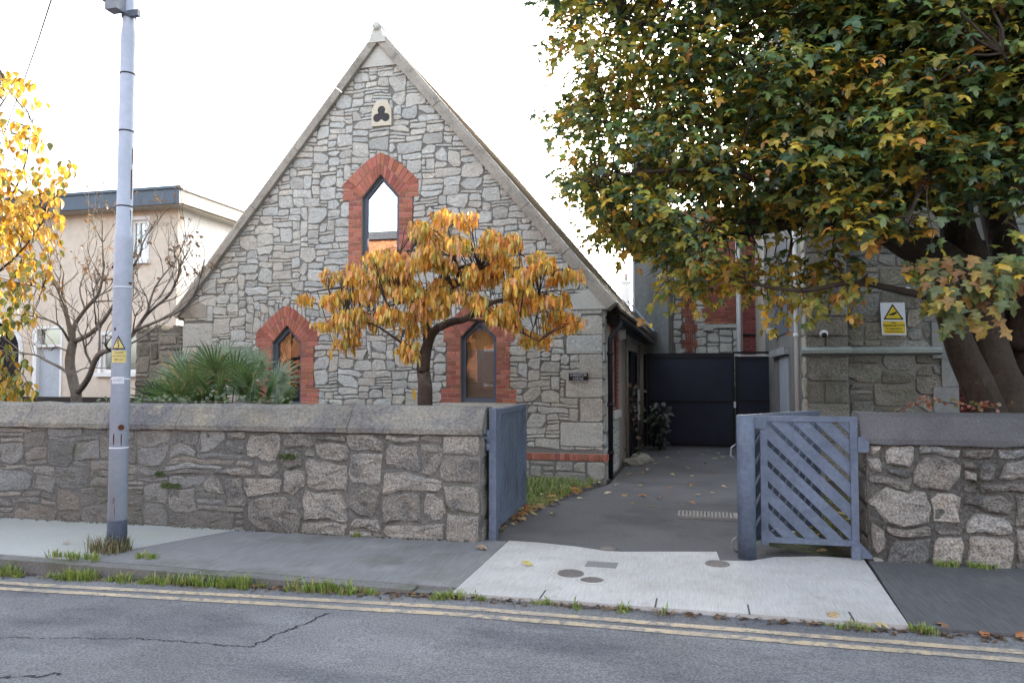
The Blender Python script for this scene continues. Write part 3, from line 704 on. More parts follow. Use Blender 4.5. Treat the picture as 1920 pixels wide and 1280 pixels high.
# end face towards the gate
TE = lambda u, v, d: V((LX1+d, yl(LX1)+u, -.06+v))
rubble(mb, .42, 1.08, TE, .21, .27, [(2, 1), (1, 1)], gap=.03, depth=.012, bev=.04, rough=.015, warp=.02, tintf=lambda u, v: (1.05, 1, .95))
mb.build('masonry', ['fieldstone', 'slatestone', 'wall_mortar'], bw)
def coping(name, xa, xb, yf, parent, m, z0, z1, slant, end_slant=0, seed=1):
    random.seed(seed); x = xa; mb = MB()
    while x < xb-.01:
        L = random.uniform(1.9, 2.6)
        if xb-x-L < .8: L = xb-x
        n = max(2, int(L/.12)); secs = []
        tt = random.uniform(.9, 1.1)
        for i in range(n+1):
            xx = lerp(x+.003, x+L-.003, i/n); w = .012*nz(xx*3, 1.7)+.010*nz(xx*11, 4)
            cut = 0
            secs.append([V((xx, yf(xx)-.045+w*.6, z0+.012*nz(xx*4, 9)+.008*nz(xx*13, 2))), V((xx, yf(xx)-.05+w, z0+.05)), V((xx, yf(xx)-.042+w+slant*.5, (z0+z1)/2)), V((xx, yf(xx)-.02+w+slant*.9, z1-.03)), V((xx, yf(xx)+slant+.02, z1+w)), V((xx, yf(xx)+.40-slant, z1+w)), V((xx, yf(xx)+.46, z0))])
            if end_slant and xb-xx < .10 and x+L > xb-.02:
                for k, p in enumerate(secs[-1]): p.x -= 0 if k in (0, 1, 6) else end_slant*((p.z-z0)/(z1-z0))*0
        m_ = len(secs[0])
        vs_ = [p for s in secs for p in s]
        fs = [(i*m_+k, i*m_+(k+1) % m_, (i+1)*m_+(k+1) % m_, (i+1)*m_+k) for i in range(n) for k in range(m_)]
        fs += [list(range(m_-1, -1, -1)), [n*m_+k for k in range(m_)]]
        mb.add(vs_, fs, (tt, tt, tt)); x += L
    return mb.build(name, m, parent)
coping('coping', LX0, LX1+.03, yl, bw, 'coping', 1.02, 1.285, .10, .0, 7)

random.seed(41)
rw = thing('boundary_wall', (3, 7.07, 0), 'rough granite boundary wall with dark coping right of the blue gate', 'wall')
RX0, RX1 = 1.40, 9.0; TR = lambda u, v, d: V((RX0+u, 7.10-d, -.06+v))
mb = MB(); mb.box((RX0, 7.10, -.2), (RX1, 7.5, 1.03), mi=1)
rubble(mb, RX1-RX0, 1.06, TR, .125, .1, [(2, 1), (3, 2), (3, 3), (2, 3), (4, 2), (3, 3), (1, 1), (1, 2), (4, 3), (4, 3), (3, 1)], gap=.022, depth=.028, bev=.022, rough=.042, warp=.06, clips=[(-1, 0, 0)], tintf=lambda u, v: (lambda t, w: (t*(1+w), t, t*(1-w)))(random.choice([random.uniform(1.0, 1.5), random.uniform(1.1, 1.55), random.uniform(.9, 1.2), random.uniform(.58, .75)]), random.uniform(-.04, .06)), chamf=.3, seg=.06)
TE2 = lambda u, v, d: V((RX0-d, 7.5-u, -.06+v))
rubble(mb, .4, 1.06, TE2, .2, .26, [(2, 1), (1, 1)], gap=.03, depth=.012, bev=.04, rough=.015, warp=.02, tintf=lambda u, v: (1.1, 1, .92))
mb.build('masonry', ['fieldstone', 'pointing'], rw)
M['coping_dark'] = mat('coping_dark', (.125, .125, .135), tint=True, big=(1.1, .2), fine=(60, .35), second=((.085, .085, .1), 2.0, .5, .7), third=((.35, .35, .35), 22, .73, .76), bump=(60, .4, .006))
coping('coping', RX0-.05, RX1, lambda x: 7.10, rw, 'coping_dark', 1.00, 1.265, .05, 0, 9)

# ================================================================ blue gates
random.seed(51)
def gate_leaf(mb_frame, mb_board, a, b, z0, z1, fw=.07, bw_=.11, pitch=.165, ang=45, thick=.035, flip=1):
    """leaf from foot a to foot b: frame of box section, diagonal boards set inside it"""
    a = V((a[0], a[1], 0)); b = V((b[0], b[1], 0)); L = (b-a).length; u = (b-a).normalized(); w = u.cross(V((0, 0, 1)))
    def Tq(p, d=0): return a+u*p[0]+V((0, 0, p[1]))+w*d
    def rect(mbx, x0, x1, y0, y1, d0, d1): mbx.prism([Tq((x0, y0), d0), Tq((x1, y0), d0), Tq((x1, y1), d0), Tq((x0, y1), d0)], w*(d1-d0))
    rect(mb_frame, 0, fw, z0-.02, z1, -thick/2, thick/2); rect(mb_frame, L-fw, L, z0-.02, z1, -thick/2, thick/2)
    rect(mb_frame, fw, L-fw, z1-fw*.8, z1-.001, -thick/2+.001, thick/2-.001); rect(mb_frame, fw, L-fw, z0, z0+fw*.8, -thick/2+.001, thick/2-.001)
    x0, x1, y0, y1 = fw, L-fw, z0+fw*.8, z1-fw*.8
    d = V((1, -flip*math.tan(R(ang)))).normalized() if False else None
    dx, dz = math.cos(R(ang)), -flip*math.sin(R(ang)); nx_, nz_ = -dz, dx
    cs = [x*nx_+z*nz_ for x in (x0, x1) for z in (y0, y1)]; c = min(cs)-pitch*.35
    while c < max(cs):
        poly = [(x0, y0), (x1, y0), (x1, y1), (x0, y1)]
        poly = clip(poly, nx_, nz_, c+bw_); poly = clip(poly, -nx_, -nz_, -c)
        if len(poly) > 2: mb_board.prism([Tq(p, -thick*.28) for p in poly], w*thick*.5)
        c += pitch
def gate(label):
    return None
# left leaf, swung open against the wall end
gl = thing('gate', (-1.97, 7.12, 0), 'blue-grey boarded gate leaf swung open beside the left wall end', 'gate', 'blue gates at the driveway entrance')
f = MB(); b = MB(); gate_leaf(f, b, (-1.97, 7.16), (-2.03, 8.64), .10, 1.255, .07, .112, .132, 50, .07, -1)
f.build('frame', 'blue_paint', gl); b.build('boards', 'blue_paint', gl)
mb = MB(); mb.box((-2.005, 7.06, -.02), (-1.935, 7.145, 1.27)); mb.build('post', 'blue_paint', gl)
mb = MB(); mb.tube([(-2.02, 7.07, .93), (-2.02, 7.07, 1.06)], .018, 8); mb.box((-2.06, 7.055, .97), (-1.97, 7.085, 1.0)); mb.tube([(-2.02, 7.07, .86), (-2.02, 7.07, .93)], .026, 8); mb.build('hinge', 'blue_paint', gl)
# right gate: round post, front leaf facing the street, second leaf folded behind
gr = thing('gate', (.4, 7.05, 0), 'blue-grey folding gate of spaced diagonal boards with a round post beside the right wall', 'gate', 'blue gates at the driveway entrance')
pc = G(1401, 1037); pc = V((.39, 6.98, 0))
mb = MB(); mb.tube([(pc.x, pc.y, -.02), (pc.x, pc.y, 1.235), (pc.x, pc.y, 1.243)], [.078, .078, .07], 24); po = mb.build('post', 'blue_paint', gr)
f = MB(); b = MB(); gate_leaf(f, b, (.515, 7.04), (1.32, 7.06), .12, 1.235, .06, .093, .131, 45, .045, 1)
fl = f.build('frame', 'blue_paint', gr); b.build('boards', 'blue_paint', fl)
mb = MB(); mb.box((.44, 7.0, 1.12), (.56, 7.035, 1.235)); mb.build('bracket', 'blue_paint', gr)
mb = MB(); mb.box((1.255, 7.02, -.0), (1.325, 7.075, .13)); mb.prism([(1.32, 7.045, .02), (1.42, 7.045, .02), (1.42, 7.045, .05), (1.32, 7.045, .16)], (0, .03, 0)); mb.build('foot_stop', 'blue_paint', gr)
mb = MB(); mb.prism([(1.322, 7.03, .93), (1.41, 7.03, .93), (1.41, 7.03, 1.02), (1.37, 7.03, 1.06), (1.322, 7.03, 1.06)], (0, .035, 0)); mb.build('latch', 'blue_paint', gr)
f = MB(); b = MB(); gate_leaf(f, b, (.42, 7.12), (1.16, 8.15), .10, 1.24, .06, .093, .131, 45, .045, -1)
f2 = f.build('frame', 'blue_paint', gr); b.build('boards', 'blue_paint', f2)
galv = mat('galv', (.3, .32, .35), rough=.4, metal=.6)
for z in (.98, .16):
    mb = MB(); mb.tube([(pc.x-.08, pc.y+.02, z), (pc.x-.12, pc.y+.03, z-.03), (pc.x-.13, pc.y+.03, z-.1), (pc.x-.08, pc.y+.02, z-.14)], .009, 6); mb.build('wire_loop', galv, gr)

# ================================================================ black metal gate at the back
BGY = 19.0
bg = thing('metal_gate', (.2, BGY, -.2), 'tall black sheet metal gate closing the far end of the driveway', 'gate')
pa = P(1213, 664, BGY); pm = P(1376, 664, BGY); pe = P(1456, 664, BGY); zt = pa.z; zb = P(1300, 838, BGY).z+.02; zm = P(1300, 752, BGY).z
mb = MB(); mb.box((pa.x, BGY, zb), (pm.x, BGY+.03, zt)); lf = mb.build('gate_leaf', 'gate_black', bg)
mb = MB()
for z, h in ((zt-.10, .12), (zb, .08), (zm-.02, .045)): mb.box((pa.x+.01, BGY-.025, z), (pm.x-.05, BGY-.002, z+h))
for x in (pa.x, pm.x-.05): mb.box((x, BGY-.03, zb), (x+.06, BGY-.001, zt+.02))
mb.build('rail', 'black_metal', lf)
mb = MB(); mb.box((pm.x+.06, BGY, zb), (pe.x-.05, BGY+.03, zt-.09)); pd = mb.build('wicket_door', 'gate_black', bg)
mb = MB()
mb.box((pm.x+.02, BGY-.02, zb), (pm.x+.10, BGY-.002, zt-.06)); mb.box((pe.x-.11, BGY-.02, zb), (pe.x-.04, BGY-.002, zt-.06)); mb.box((pm.x+.1, BGY-.02, zt-.14), (pe.x-.11, BGY-.002, zt-.07)); mb.box((pm.x+.1, BGY-.02, zm+.0), (pe.x-.11, BGY-.002, zm+.05)); mb.build('door_frame', 'black_metal', pd)
mb = MB(); mb.box((pm.x-.02, BGY-.05, zm-.15), (pm.x+.03, BGY-.02, zm+.0)); mb.build('lock', 'plastic', pd)
mb = MB(); mb.box((pe.x-.02, BGY-.04, zb), (pe.x+.05, BGY+.05, zt+.0)); mb.build('gate_post', 'black_metal', bg); mb = MB(); mb.box((pa.x-.08, BGY-.03, zb), (pa.x-.01, BGY+.05, zt)); mb.build('gate_post', 'black_metal', bg); mb = MB(); mb.box((pm.x-.02, BGY-.03, zt+.0), (pe.x+.05, BGY+.05, zt+.05)); mb.build('head_rail', 'black_metal', bg)
mb = MB(); mb.box((pm.x+.05, BGY-.012, zt-.06), (pe.x-.02, BGY+.02, zt-.035)); mb.build('closer_bar', 'plastic', bg)

# ================================================================ tall grey rendered wall building behind the lodge
random.seed(61)
q0 = P(1190, 600, 20.7); q1 = P(1253, 600, 20.7)
gb = thing('rendered_building', ((q0.x+q1.x)/2, 23, -.2), 'tall grey rendered block rising behind the end of the lodge roof', 'building')
mb = MB(); mb.box((q0.x, 20.7, -.4), (q1.x, 27, 8.6)); mb.build('wall', 'grey_render', gb)
mb = MB(); mb.box((q0.x-.06, 20.66, 2.5), (q0.x-.002, 20.78, 8.6)); mb.build('corner_trim', 'white_paint', gb)
mb = MB(); mb.box((q0.x-.15, 20.6, 8.6), (q1.x+.15, 27.1, 8.8)); mb.build('roof', 'slate', gb)
# small pale chimney on a far roof
ch = thing('chimney', (P(1172, 560, 30).x, 30, 3.6), 'small pale chimney with a single pot seen over the lodge roof', 'chimney')
c0 = P(1166, 580, 30); c1 = P(1180, 530, 30)
mb = MB(); mb.box((c0.x, 30, c0.z-3), (c1.x, 30.3, c1.z)); mb.box((c0.x-.05, 29.95, c1.z), (c1.x+.05, 30.35, c1.z+.08)); mb.build('stack', 'side_render', ch)
mb = MB(); mb.tube([((c0.x+c1.x)/2, 30.15, c1.z+.08), ((c0.x+c1.x)/2, 30.15, c1.z+.38)], [.09, .075], 10); mb.build('pot', 'soffit', ch)
# ================================================================ far building of stone and red brick
random.seed(62)
FY = 25.0; fb = thing('brick_building', (1.5, FY, -.3), 'far pale stone building with red brick quoins and a brick bay above the black gate', 'building')
f0 = P(1251, 600, FY).x; f1 = P(1382, 600, FY).x
mb = MB(); TF = lambda u, v, d: V((f0-.3+u, FY-d, 1.2+v)); Wf = f1-f0+.4
mb.box((f0-.3, FY, -.4), (f1+.1, FY+6, 7.0), mi=1)
bx0, bx1 = P(1281, 600, FY).x, P(1304, 600, FY).x; wx0 = P(1322, 600, FY).x; wz0 = P(1340, 607, FY).z
rubble(mb, Wf, 5.8, TF, .13, .11, [(2, 1), (3, 2), (4, 2), (3, 3), (4, 3), (2, 2)], gap=.03, depth=.03, rough=.015, warp=.04, blocked=lambda u, v: (f0-.3+u > wx0+.1 and 1.2+v > wz0), tintf=lambda u, v: (lambda t: (t*1.28, t*1.27, t*1.24))(random.uniform(.9, 1.1)))
mb.build('wall', ['granite', 'mortar'], fb)
mb = MB(); mq = MB(); z = 1.2; k = 0
while z < 6.95:
    e = .12 if (k//3) % 2 else 0
    nb = 4; xa, xb = bx0-e+.06, bx1+e-.06
    for i in range(nb): brick_block(mb, lerp(xa, xb, i/nb), lerp(xa, xb, (i+1)/nb), z, z+.085, lambda u, v, d: V((u, FY-.05-d, v)), .03)
    if z > wz0-.05:
        xa = wx0-(.1 if (k//3) % 2 else 0); xb = f1
        i = xa
        while i < xb-.05:
            brick_block(mq, i, min(i+.24, xb), z, z+.085, lambda u, v, d: V((u, FY-.05-d, v)), .03); i += .24
    z += .085; k += 1
mb.build('brick_quoin', ['brick'], fb); mq.build('brick_panel', ['brick'], fb)
mb = MB(); mb.box((wx0-.05, FY-.16, wz0-.22), (wx0+.25, FY-.03, wz0-.02)); mb.box((wx0+.3, FY-.12, wz0-.14), (f1, FY-.03, wz0-.02)); mb.build('sill', 'pale_stone', fb)
mb = MB(); pxx = P(1385, 600, 24.4).x
for dx, r_ in ((0, .075), (.14, .05)): mb.tube([(pxx+dx, 24.4, -.3), (pxx+dx, 24.4, 7)], r_, 10)
mb.build('downpipe', 'white_paint', fb)
mb = MB(); d0_, d1_ = P(1392, 600, 23.5).x, P(1470, 600, 23.5).x; TD = lambda u, v, d: V((u, 23.5-d, v))
mb.box((d0_, 23.5, -.4), (d1_+2, 26, 7.0), mi=1); z = 1.2; k = 0
while z < 6.9:
    x = d0_-(.12 if k % 2 else 0)
    while x < d1_:
        brick_block(mb, max(x, d0_), min(x+.24, d1_), z, z+.085, TD, .02); x += .24
    z += .085; k += 1
mb.build('brick_bay', [mat('dark_brick', (.20, .055, .05), tint=True, fine=(30, .2)), 'brick_joint'], fb)
mb = MB(); mb.tube([(d0_, 23.42, P(1400, 628, 23.5).z), (d1_, 23.42, P(1400, 628, 23.5).z)], .03, 6); mb.build('cable', 'black_metal', fb)

# ================================================================ stone building at the right
random.seed(63)
RY = 12.4; CX = 1.62; SD = R(-1.0)
rb = thing('stone_building', (6, RY, 0), 'tall dark rubble stone building behind the maple on the right', 'building')
pil1 = P(1587, 660, RY).x; sz = P(1600, 660, RY).z
mb = MB(); mb.box((CX, RY, -.3), (3.62, RY+7.5, 10), mi=1); mb.box((4.4, RY, -.3), (16, RY+7.5, 10), mi=1); mb.box((3.62, RY+.02, 3.6), (4.4, RY+7.5, 10), mi=1)
TRB = lambda u, v, d: V((CX+u, RY-d, -.1+v))
rubble(mb, 3.62-CX, 7.4, TRB, .115, .092, [(2, 2), (3, 2), (4, 2), (4, 3), (3, 3), (5, 3), (2, 1), (3, 1), (5, 4)], gap=.02, depth=.02, bev=.014, rough=.016, warp=.03, blocked=lambda u, v: u < pil1-CX-.03, tintf=grey_tint(.25, .06))
TRB2 = lambda u, v, d: V((4.4+u, RY-d, -.1+v))
rubble(mb, 8, 7.4, TRB2, .17, .13, [(4, 3), (3, 2), (5, 3), (4, 4), (2, 2), (3, 1), (6, 3)], gap=.014, depth=.02, rough=.006, warp=.008, tintf=lambda u, v: (lambda t: (t*1.5, t*1.6, t*1.7))(random.uniform(.85, 1.1)))
mb.build('wall', ['dark_rubble', 'mortar'], rb)
mb = MB(); TPl = lambda u, v, d: V((CX-.02+u, RY-.16-d, -.1+v)); pw = pil1-CX+.02
mb.box((CX-.02, RY-.16, -.3), (pil1, RY-.01, 7.5), mi=1)
pre = []; z = 0; a = 0
while z < 7.2:
    h = random.choice([.30, .33, .36])
    if a % 2: pre.append((0, z, pw, z+h))
    else: c = random.uniform(.38, .6)*pw; pre += [(0, z, c, z+h), (c, z, pw, z+h)]
    z += h; a += 1
rubble(mb, pw, z, TPl, .1, .1, [(2, 2)], gap=.018, depth=.022, bev=.014, rough=.014, warp=.01, pre=pre, tintf=grey_tint(.2, .05))
TPs = lambda u, v, d: V((CX-.02-d, RY+.3-u, -.1+v))
rubble(mb, .46, z, TPs, .23, .11, [(2, 3), (1, 3)], gap=.014, depth=.02, bev=.02, rough=.012, warp=.01, tintf=lambda u, v: (1.9, 1.85, 1.75))
mb.build('pilaster', ['dark_rubble', 'mortar'], rb)
mb = MB()
def course(xa, xb, y0, ys):
    mb.add([(xa, y0, sz-.06), (xa, ys, sz-.02), (xa, ys, sz+.03), (xa, y0, sz+.08), (xb, y0, sz-.06), (xb, ys, sz-.02), (xb, ys, sz+.03), (xb, y0, sz+.08)], [(0, 1, 2, 3), (7, 6, 5, 4), (0, 4, 5, 1), (1, 5, 6, 2), (2, 6, 7, 3)], (.8, .85, .8))
course(CX-.1, pil1+.03, RY-.17, RY-.29); course(pil1+.03, 3.5, RY-.01, RY-.13); mb.build('string_course', 'dressed', rb)
mb = MB(); mj = MB(); z = -.1; k = 0
while z < 3.6:
    h = (.55, .42)[k % 2]; mb.box((3.5-(.12 if k % 2 == 0 else 0), RY-.045, z+.004), (3.72, RY+.2, z+h-.004), (lambda t: (t, t, t))(random.uniform(.55, .7))); mj.box((4.3, RY-.045, z+.004), (4.6, RY+.2, z+h-.004), (.7, .7, .7)); z += h; k += 1
mb.build('door_jamb', 'dressed', rb); mj.build('door_jamb', 'dressed', rb)
mb = MB(); mb.box((3.72, RY+.6, -.3), (4.3, RY+.65, 3.6)); ddr = mb.build('doorway', 'black_metal', rb)
mb = MB(); z = 0; k = 0
while z < 1.7:
    x = 3.74-(.1 if k % 2 else 0)
    while x < 4.3:
        brick_block(mb, max(x, 3.74), min(x+.22, 4.3), z, z+.075, lambda u, v, d: V((u, RY+.35-d, v)), .02, .2); x += .22
    z += .075; k += 1
mb.build('brick_infill', ['dark_brick'] if 'dark_brick' in M else [bpy.data.materials['dark_brick']], rb)
mb = MB(); mb.tube([(P(1875, 600, RY-.1).x, RY-.1, 0), (P(1875, 600, RY-.1).x, RY-.1, 7)], .055, 10); mb.build('downpipe', 'black_metal', rb)
# side of that building along the drive: cream render, window recess, white pipe
mb = MB(); mb.box((CX+.02, RY+.32, -.4), (CX+.3, 23.4, 9)); mb.build('side_wall', 'cream_render', rb)
def sx(x, y, X): d = ray(x, y); t = X/d.x; return V((X, t*d.y, EYE+t*d.z))
mb = MB(); yA = sx(1478, 600, CX).y; yB = sx(1462, 600, CX).y
mb.box((CX-.02, yA, -.2), (CX+.03, min(yB, 17.5), 1.95)); so = mb.build('side_door', 'door_pale', rb)
mb = MB(); mb.box((CX-.10, yA-.1, 1.98), (CX+.03, 17.7, 2.12)); mb.build('lintel', 'dressed', so)
mb = MB(); mb.box((CX-.02, yA, 2.4), (CX+.03, 17.3, 4.2)); sw = mb.build('window', 'frame_grey', rb)
mb = MB(); yp = sx(1494, 700, CX-.08).y; mb.tube([(CX-.07, yp, -.1), (CX-.07, yp, 7)], .045, 10)
for z in (.9, 2.2, 3.5): mb.tube([(CX-.07, yp, z), (CX-.07, yp, z+.07)], .058, 10)
mb.build('downpipe', 'white_paint', rb)
fl_ = thing('wall_light', (CX-.1, 16.9, 2.3), 'white floodlight on the cream side wall beside the black gate', 'light')
pz = sx(1460, 613, CX-.1)
mb = MB(); mb.box((CX-.22, 16.7, pz.z-.06), (CX-.05, 16.95, pz.z+.05)); mb.build('housing', 'plastic', fl_)
mb = MB(); mb.box((CX-.06, 16.78, pz.z-.02), (CX+.02, 16.86, pz.z+.02)); mb.build('bracket', 'white_paint', fl_)
# dome cameras
def dome(x, y, Y, label):
    p = P(x, y, Y); t = thing('security_camera', p, label, 'camera', 'dome cameras on the stone building')
    mb = MB(); mb.tube([(p.x, Y+.06, p.z+.01), (p.x, Y-.02, p.z+.01)], [.062, .058], 16); mb.build('housing', 'plastic', t)
    bm = bmesh.new(); bmesh.ops.create_uvsphere(bm, u_segments=14, v_segments=8, radius=.042); bm.verts.ensure_lookup_table()
    m2 = MB(); m2.add([V((p.x, Y-.03, p.z-.012))+v.co for v in bm.verts], [[v.index for v in f.verts] for f in bm.faces], smooth=True); bm.free()
    m2.build('lens_dome', 'sign_black', t)
dome(1545, 627, RY-.24, 'white dome camera on the corner pilaster above the string course')
dome(1701, 547, RY-.08, 'white dome camera beside the trunk above the CCTV sign')
# CCTV warning sign
cs = thing('warning_sign', P(1675, 628, RY-.06), 'white and yellow CCTV warning sign with camera triangle on the dark stone wall', 'sign')
s0 = P(1653, 567, RY-.07); s1 = P(1699, 567, RY-.07); s2 = P(1655, 628, RY-.07)
sxd = (s1-s0); sw_ = sxd.length; sxd.normalize(); syd = V((-.035, 0, 1)).normalized(); shh = s0.z-s2.z
O = V((s2.x-.01, RY-.075, s2.z)); TSg = lambda u, v, d: O+sxd*u*sw_+syd*v*shh+V((0, -d, 0))
mb = MB(); mb.prism([TSg(0, 0, 0), TSg(1, 0, 0), TSg(1, 1, 0), TSg(0, 1, 0)], (0, .008, 0)); mb.build('plate', 'sign_white', cs)
mb = MB(); mb.prism([TSg(.07, .05, .002), TSg(.95, .05, .002), TSg(.95, .425, .002), TSg(.07, .425, .002)], (0, .0015, 0)); mb.build('yellow_panel', 'sign_yellow', cs)
mb = MB(); mb.prism([TSg(.09, .475, .002), TSg(.93, .475, .002), TSg(.5, .96, .002)], (0, .0015, 0)); tr = mb.build('triangle', 'sign_black', cs)
mb = MB(); mb.prism([TSg(.19, .515, .004), TSg(.83, .515, .004), TSg(.5, .885, .004)], (0, .0015, 0)); mb.build('triangle_field', 'sign_yellow', tr)
mb = MB(); mb.prism([TSg(.31, .605, .006), TSg(.33, .64, .006), TSg(.63, .72, .006), TSg(.66, .665, .006), TSg(.56, .635, .006), TSg(.54, .60, .006), TSg(.48, .61, .006)], (0, .0015, 0)); mb.build('camera_symbol', 'sign_black', tr)
for body, v, sz_ in (('24hr', .375, .072), ('Monitored CCTV', .295, .072), ('in operation', .205, .072), ('Security Monitoring', .115, .05)):
    o = TSg(.51, v, .004); text_mesh(body, sz_*.8*sw_/.43, o, sxd, syd, 'lettering', 'sign_black', cs, sx=.95)

# ================================================================ beige house at the left
random.seed(71)
HY = 14.8; HX = -11.72; HZ = 5.45
bh = thing('beige_house', (-16, HY, 0), 'beige rendered two storey house with flat grey roof edge and white windows', 'house')
def hx(x): return P(x, 600, HY).x
def hz(x, y): return P(x, y, HY).z
mb = MB()
hol = []
def hrect(xa, xb, ya, yb): return [(hx(xa), hz((xa+xb)/2, yb)), (hx(xb), hz((xa+xb)/2, yb)), (hx(xb), hz((xa+xb)/2, ya)), (hx(xa), hz((xa+xb)/2, ya))]
winr = [hrect(243, 271, 413, 487), hrect(192, 272, 628, 698)]; doorr = [(hx(64), -.2), (hx(119), -.2), (hx(119), hz(90, 612)), (hx(64), hz(90, 612))]
ax0, ax1, az1 = hx(-60), hx(43), hz(20, 600)
arch = [(ax0, -.2), (ax1, -.2)]+[(lerp(ax1, ax0, .5-.5*math.cos(math.pi*i/12)), az1-.75+.75*math.sin(math.pi*i/12)) for i in range(0, 13)]
slab_with_holes(mb, [(-26, -.3), (HX, -.3), (HX, HZ), (-26, HZ)], winr+[doorr, arch], lambda u, v, d: V((u, HY-d, v)), .16)
mb.build('front_wall', 'beige', bh)
mb = MB(); mb.box((HX-.16, HY+.162, -.3), (HX-.002, 24, HZ)); mb.box((-26, 23.8, -.3), (HX, 24, HZ)); mb.build('side_wall', 'side_render', bh)
mb = MB(); mb.box((-26.3, HY-.42, HZ+.02), (HX+.35, HY-.36, HZ+.36)); mb.box((-26.3, HY-.46, HZ+.36), (HX+.4, HY-.34, HZ+.42)); mb.build('fascia', 'fascia', bh)
mb = MB(); mb.box((HX+.29, HY-.36, HZ+.04), (HX+.35, 24.3, HZ+.34)); mb.box((-26.3, HY-.36, HZ+.0), (HX+.29, 24.3, HZ+.03)); mb.build('verge_board', 'soffit', bh)
mb = MB(); mb.box((-26.3, HY-.34, HZ+.34), (HX+.38, 24.3, HZ+.42)); mb.build('roof', 'fascia', bh)
mb = MB(); mb.box((-25.5, HY+.5, -.2), (HX-.4, HY+.55, HZ)); mb.build('interior', 'dark_room', bh)
for r_, three in ((winr[0], 0), (winr[1], 1)):
    (xa, za), (xb, _), (_, zb_), _ = r_
    mb = MB(); w = .07; y = HY+.04
    for a, c in (((xa, za), (xa+w, zb_)), ((xb-w, za), (xb, zb_)), ((xa+w, za), (xb-w, za+w)), ((xa+w, zb_-w), (xb-w, zb_))): mb.box((a[0], y, a[1]), (c[0], y+.06, c[1]))
    if three: mb.box((lerp(xa, xb, .42), y, za+w), (lerp(xa, xb, .42)+.09, y+.058, zb_-w))
    else: mb.box((lerp(xa, xb, .36), y, za+w), (lerp(xa, xb, .36)+.06, y+.058, zb_-w))
    wo = mb.build('window', 'white_paint', bh)
    mb = MB(); mb.add([(xa+w, y+.03, za+w), (xb-w, y+.03, za+w), (xb-w, y+.03, zb_-w), (xa+w, y+.03, zb_-w)], [(0, 1, 2, 3)]); mb.build('pane', 'glass_dull', wo)
    mb = MB(); mb.box((xa-.12, HY-.10, za-.1), (xb+.12, HY+.1, za-.002)); mb.build('sill', 'white_paint', wo)
    mb = MB(); e = .09
    for a, c in (((xa-e, za), (xa-.001, zb_+e)), ((xb+.001, za), (xb+e, zb_+e)), ((xa, zb_+.001), (xb, zb_+e))): mb.box((a[0], HY-.018, a[1]), (c[0], HY+.01, c[1]))
    mb.build('trim', 'white_paint', wo)
    if not three:
        mb = MB(); mb.box((lerp(xa, xb, .4), y+.12, za), (xb, y+.13, zb_)); mb.build('net_curtain', 'white_paint', wo)
mb = MB(); xa, xb, zt_ = doorr[0][0], doorr[1][0], doorr[2][1]
mb.box((xa+.12, HY+.08, -.2), (xb-.06, HY+.12, zt_-.5)); dd = mb.build('door', 'door_pale', bh)
mb = MB()
for a, c in (((xa, -.2), (xa+.12, zt_)), ((xb-.06, -.2), (xb, zt_)), ((xa+.12, zt_-.06), (xb-.06, zt_)), ((xa+.12, zt_-.5), (xb-.06, zt_-.44))): mb.box((a[0], HY-.02, a[1]), (c[0], HY+.13, c[1]))
mb.build('door_frame', 'white_paint', dd)
mb = MB(); mb.add([(xa+.12, HY+.10, zt_-.44), (xb-.06, HY+.10, zt_-.44), (xb-.06, HY+.10, zt_-.06), (xa+.12, HY+.10, zt_-.06)], [(0, 1, 2, 3)]); mb.build('fanlight', 'glass_dull', dd)
mb = MB(); pts = [(lerp(ax1, ax0, .5-.5*math.cos(math.pi*i/12)), HY-.01, az1-.75+.75*math.sin(math.pi*i/12)) for i in range(13)]
mb.tube([(ax1, HY-.01, -.2)]+pts+[(ax0, HY-.01, -.2)], .06, 6, smooth=False); mb.build('arch_trim', 'white_paint', bh)
mb = MB(); mb.box((hx(300), HY-.012, hz(305, 424)), (hx(312), HY+.01, hz(305, 417))); mb.build('air_vent', 'soffit', bh)
# low dark wall in front of the house
mb = MB(); mb.box((-22, 12.9, -.2), (x0, 13.1, P(200, 745, 12.9).z)); mb.build('garden_wall', mat('dark_wall', (.035, .03, .03), fine=(15, .3)), label='low dark garden wall in front of the beige house', category='wall')

# ================================================================ brick terrace across the street (seen in the window panes)
tb = thing('brick_house', (-14, -14, 0), 'orange brick house across the street mirrored in the lodge windows', 'house')
mb = MB(); mb.box((-36, -22, -.3), (8, -14, 8.9)); mb.build('wall', mat('orange_brick', (.20, .082, .042), big=(.6, .25), fine=(5, .8), stretch=(1, 1, 3.5), second=((.14, .06, .035), 3, .5, .6, (1, 1, 3))), tb)
mb = MB(); mb.prism([(-36.2, -13.7, 8.9), (-36.2, -22.3, 8.9), (-36.2, -18, 10.2)], (44.4, 0, 0)); mb.build('roof', mat('dark_slate', (.05, .05, .055), fine=(10, .3)), tb)
for i in range(9):
    for z in (1.0, 4.6):
        x = -34+i*4.6; mb = MB(); mb.box((x, -13.98, z), (x+1.2, -13.93, z+1.9)); wo = mb.build('window', 'fascia', tb)
        mb = MB(); mb.box((x+.1, -13.935, z+.1), (x+1.1, -13.92, z+1.8)); mb.build('pane', 'dark_room', wo)
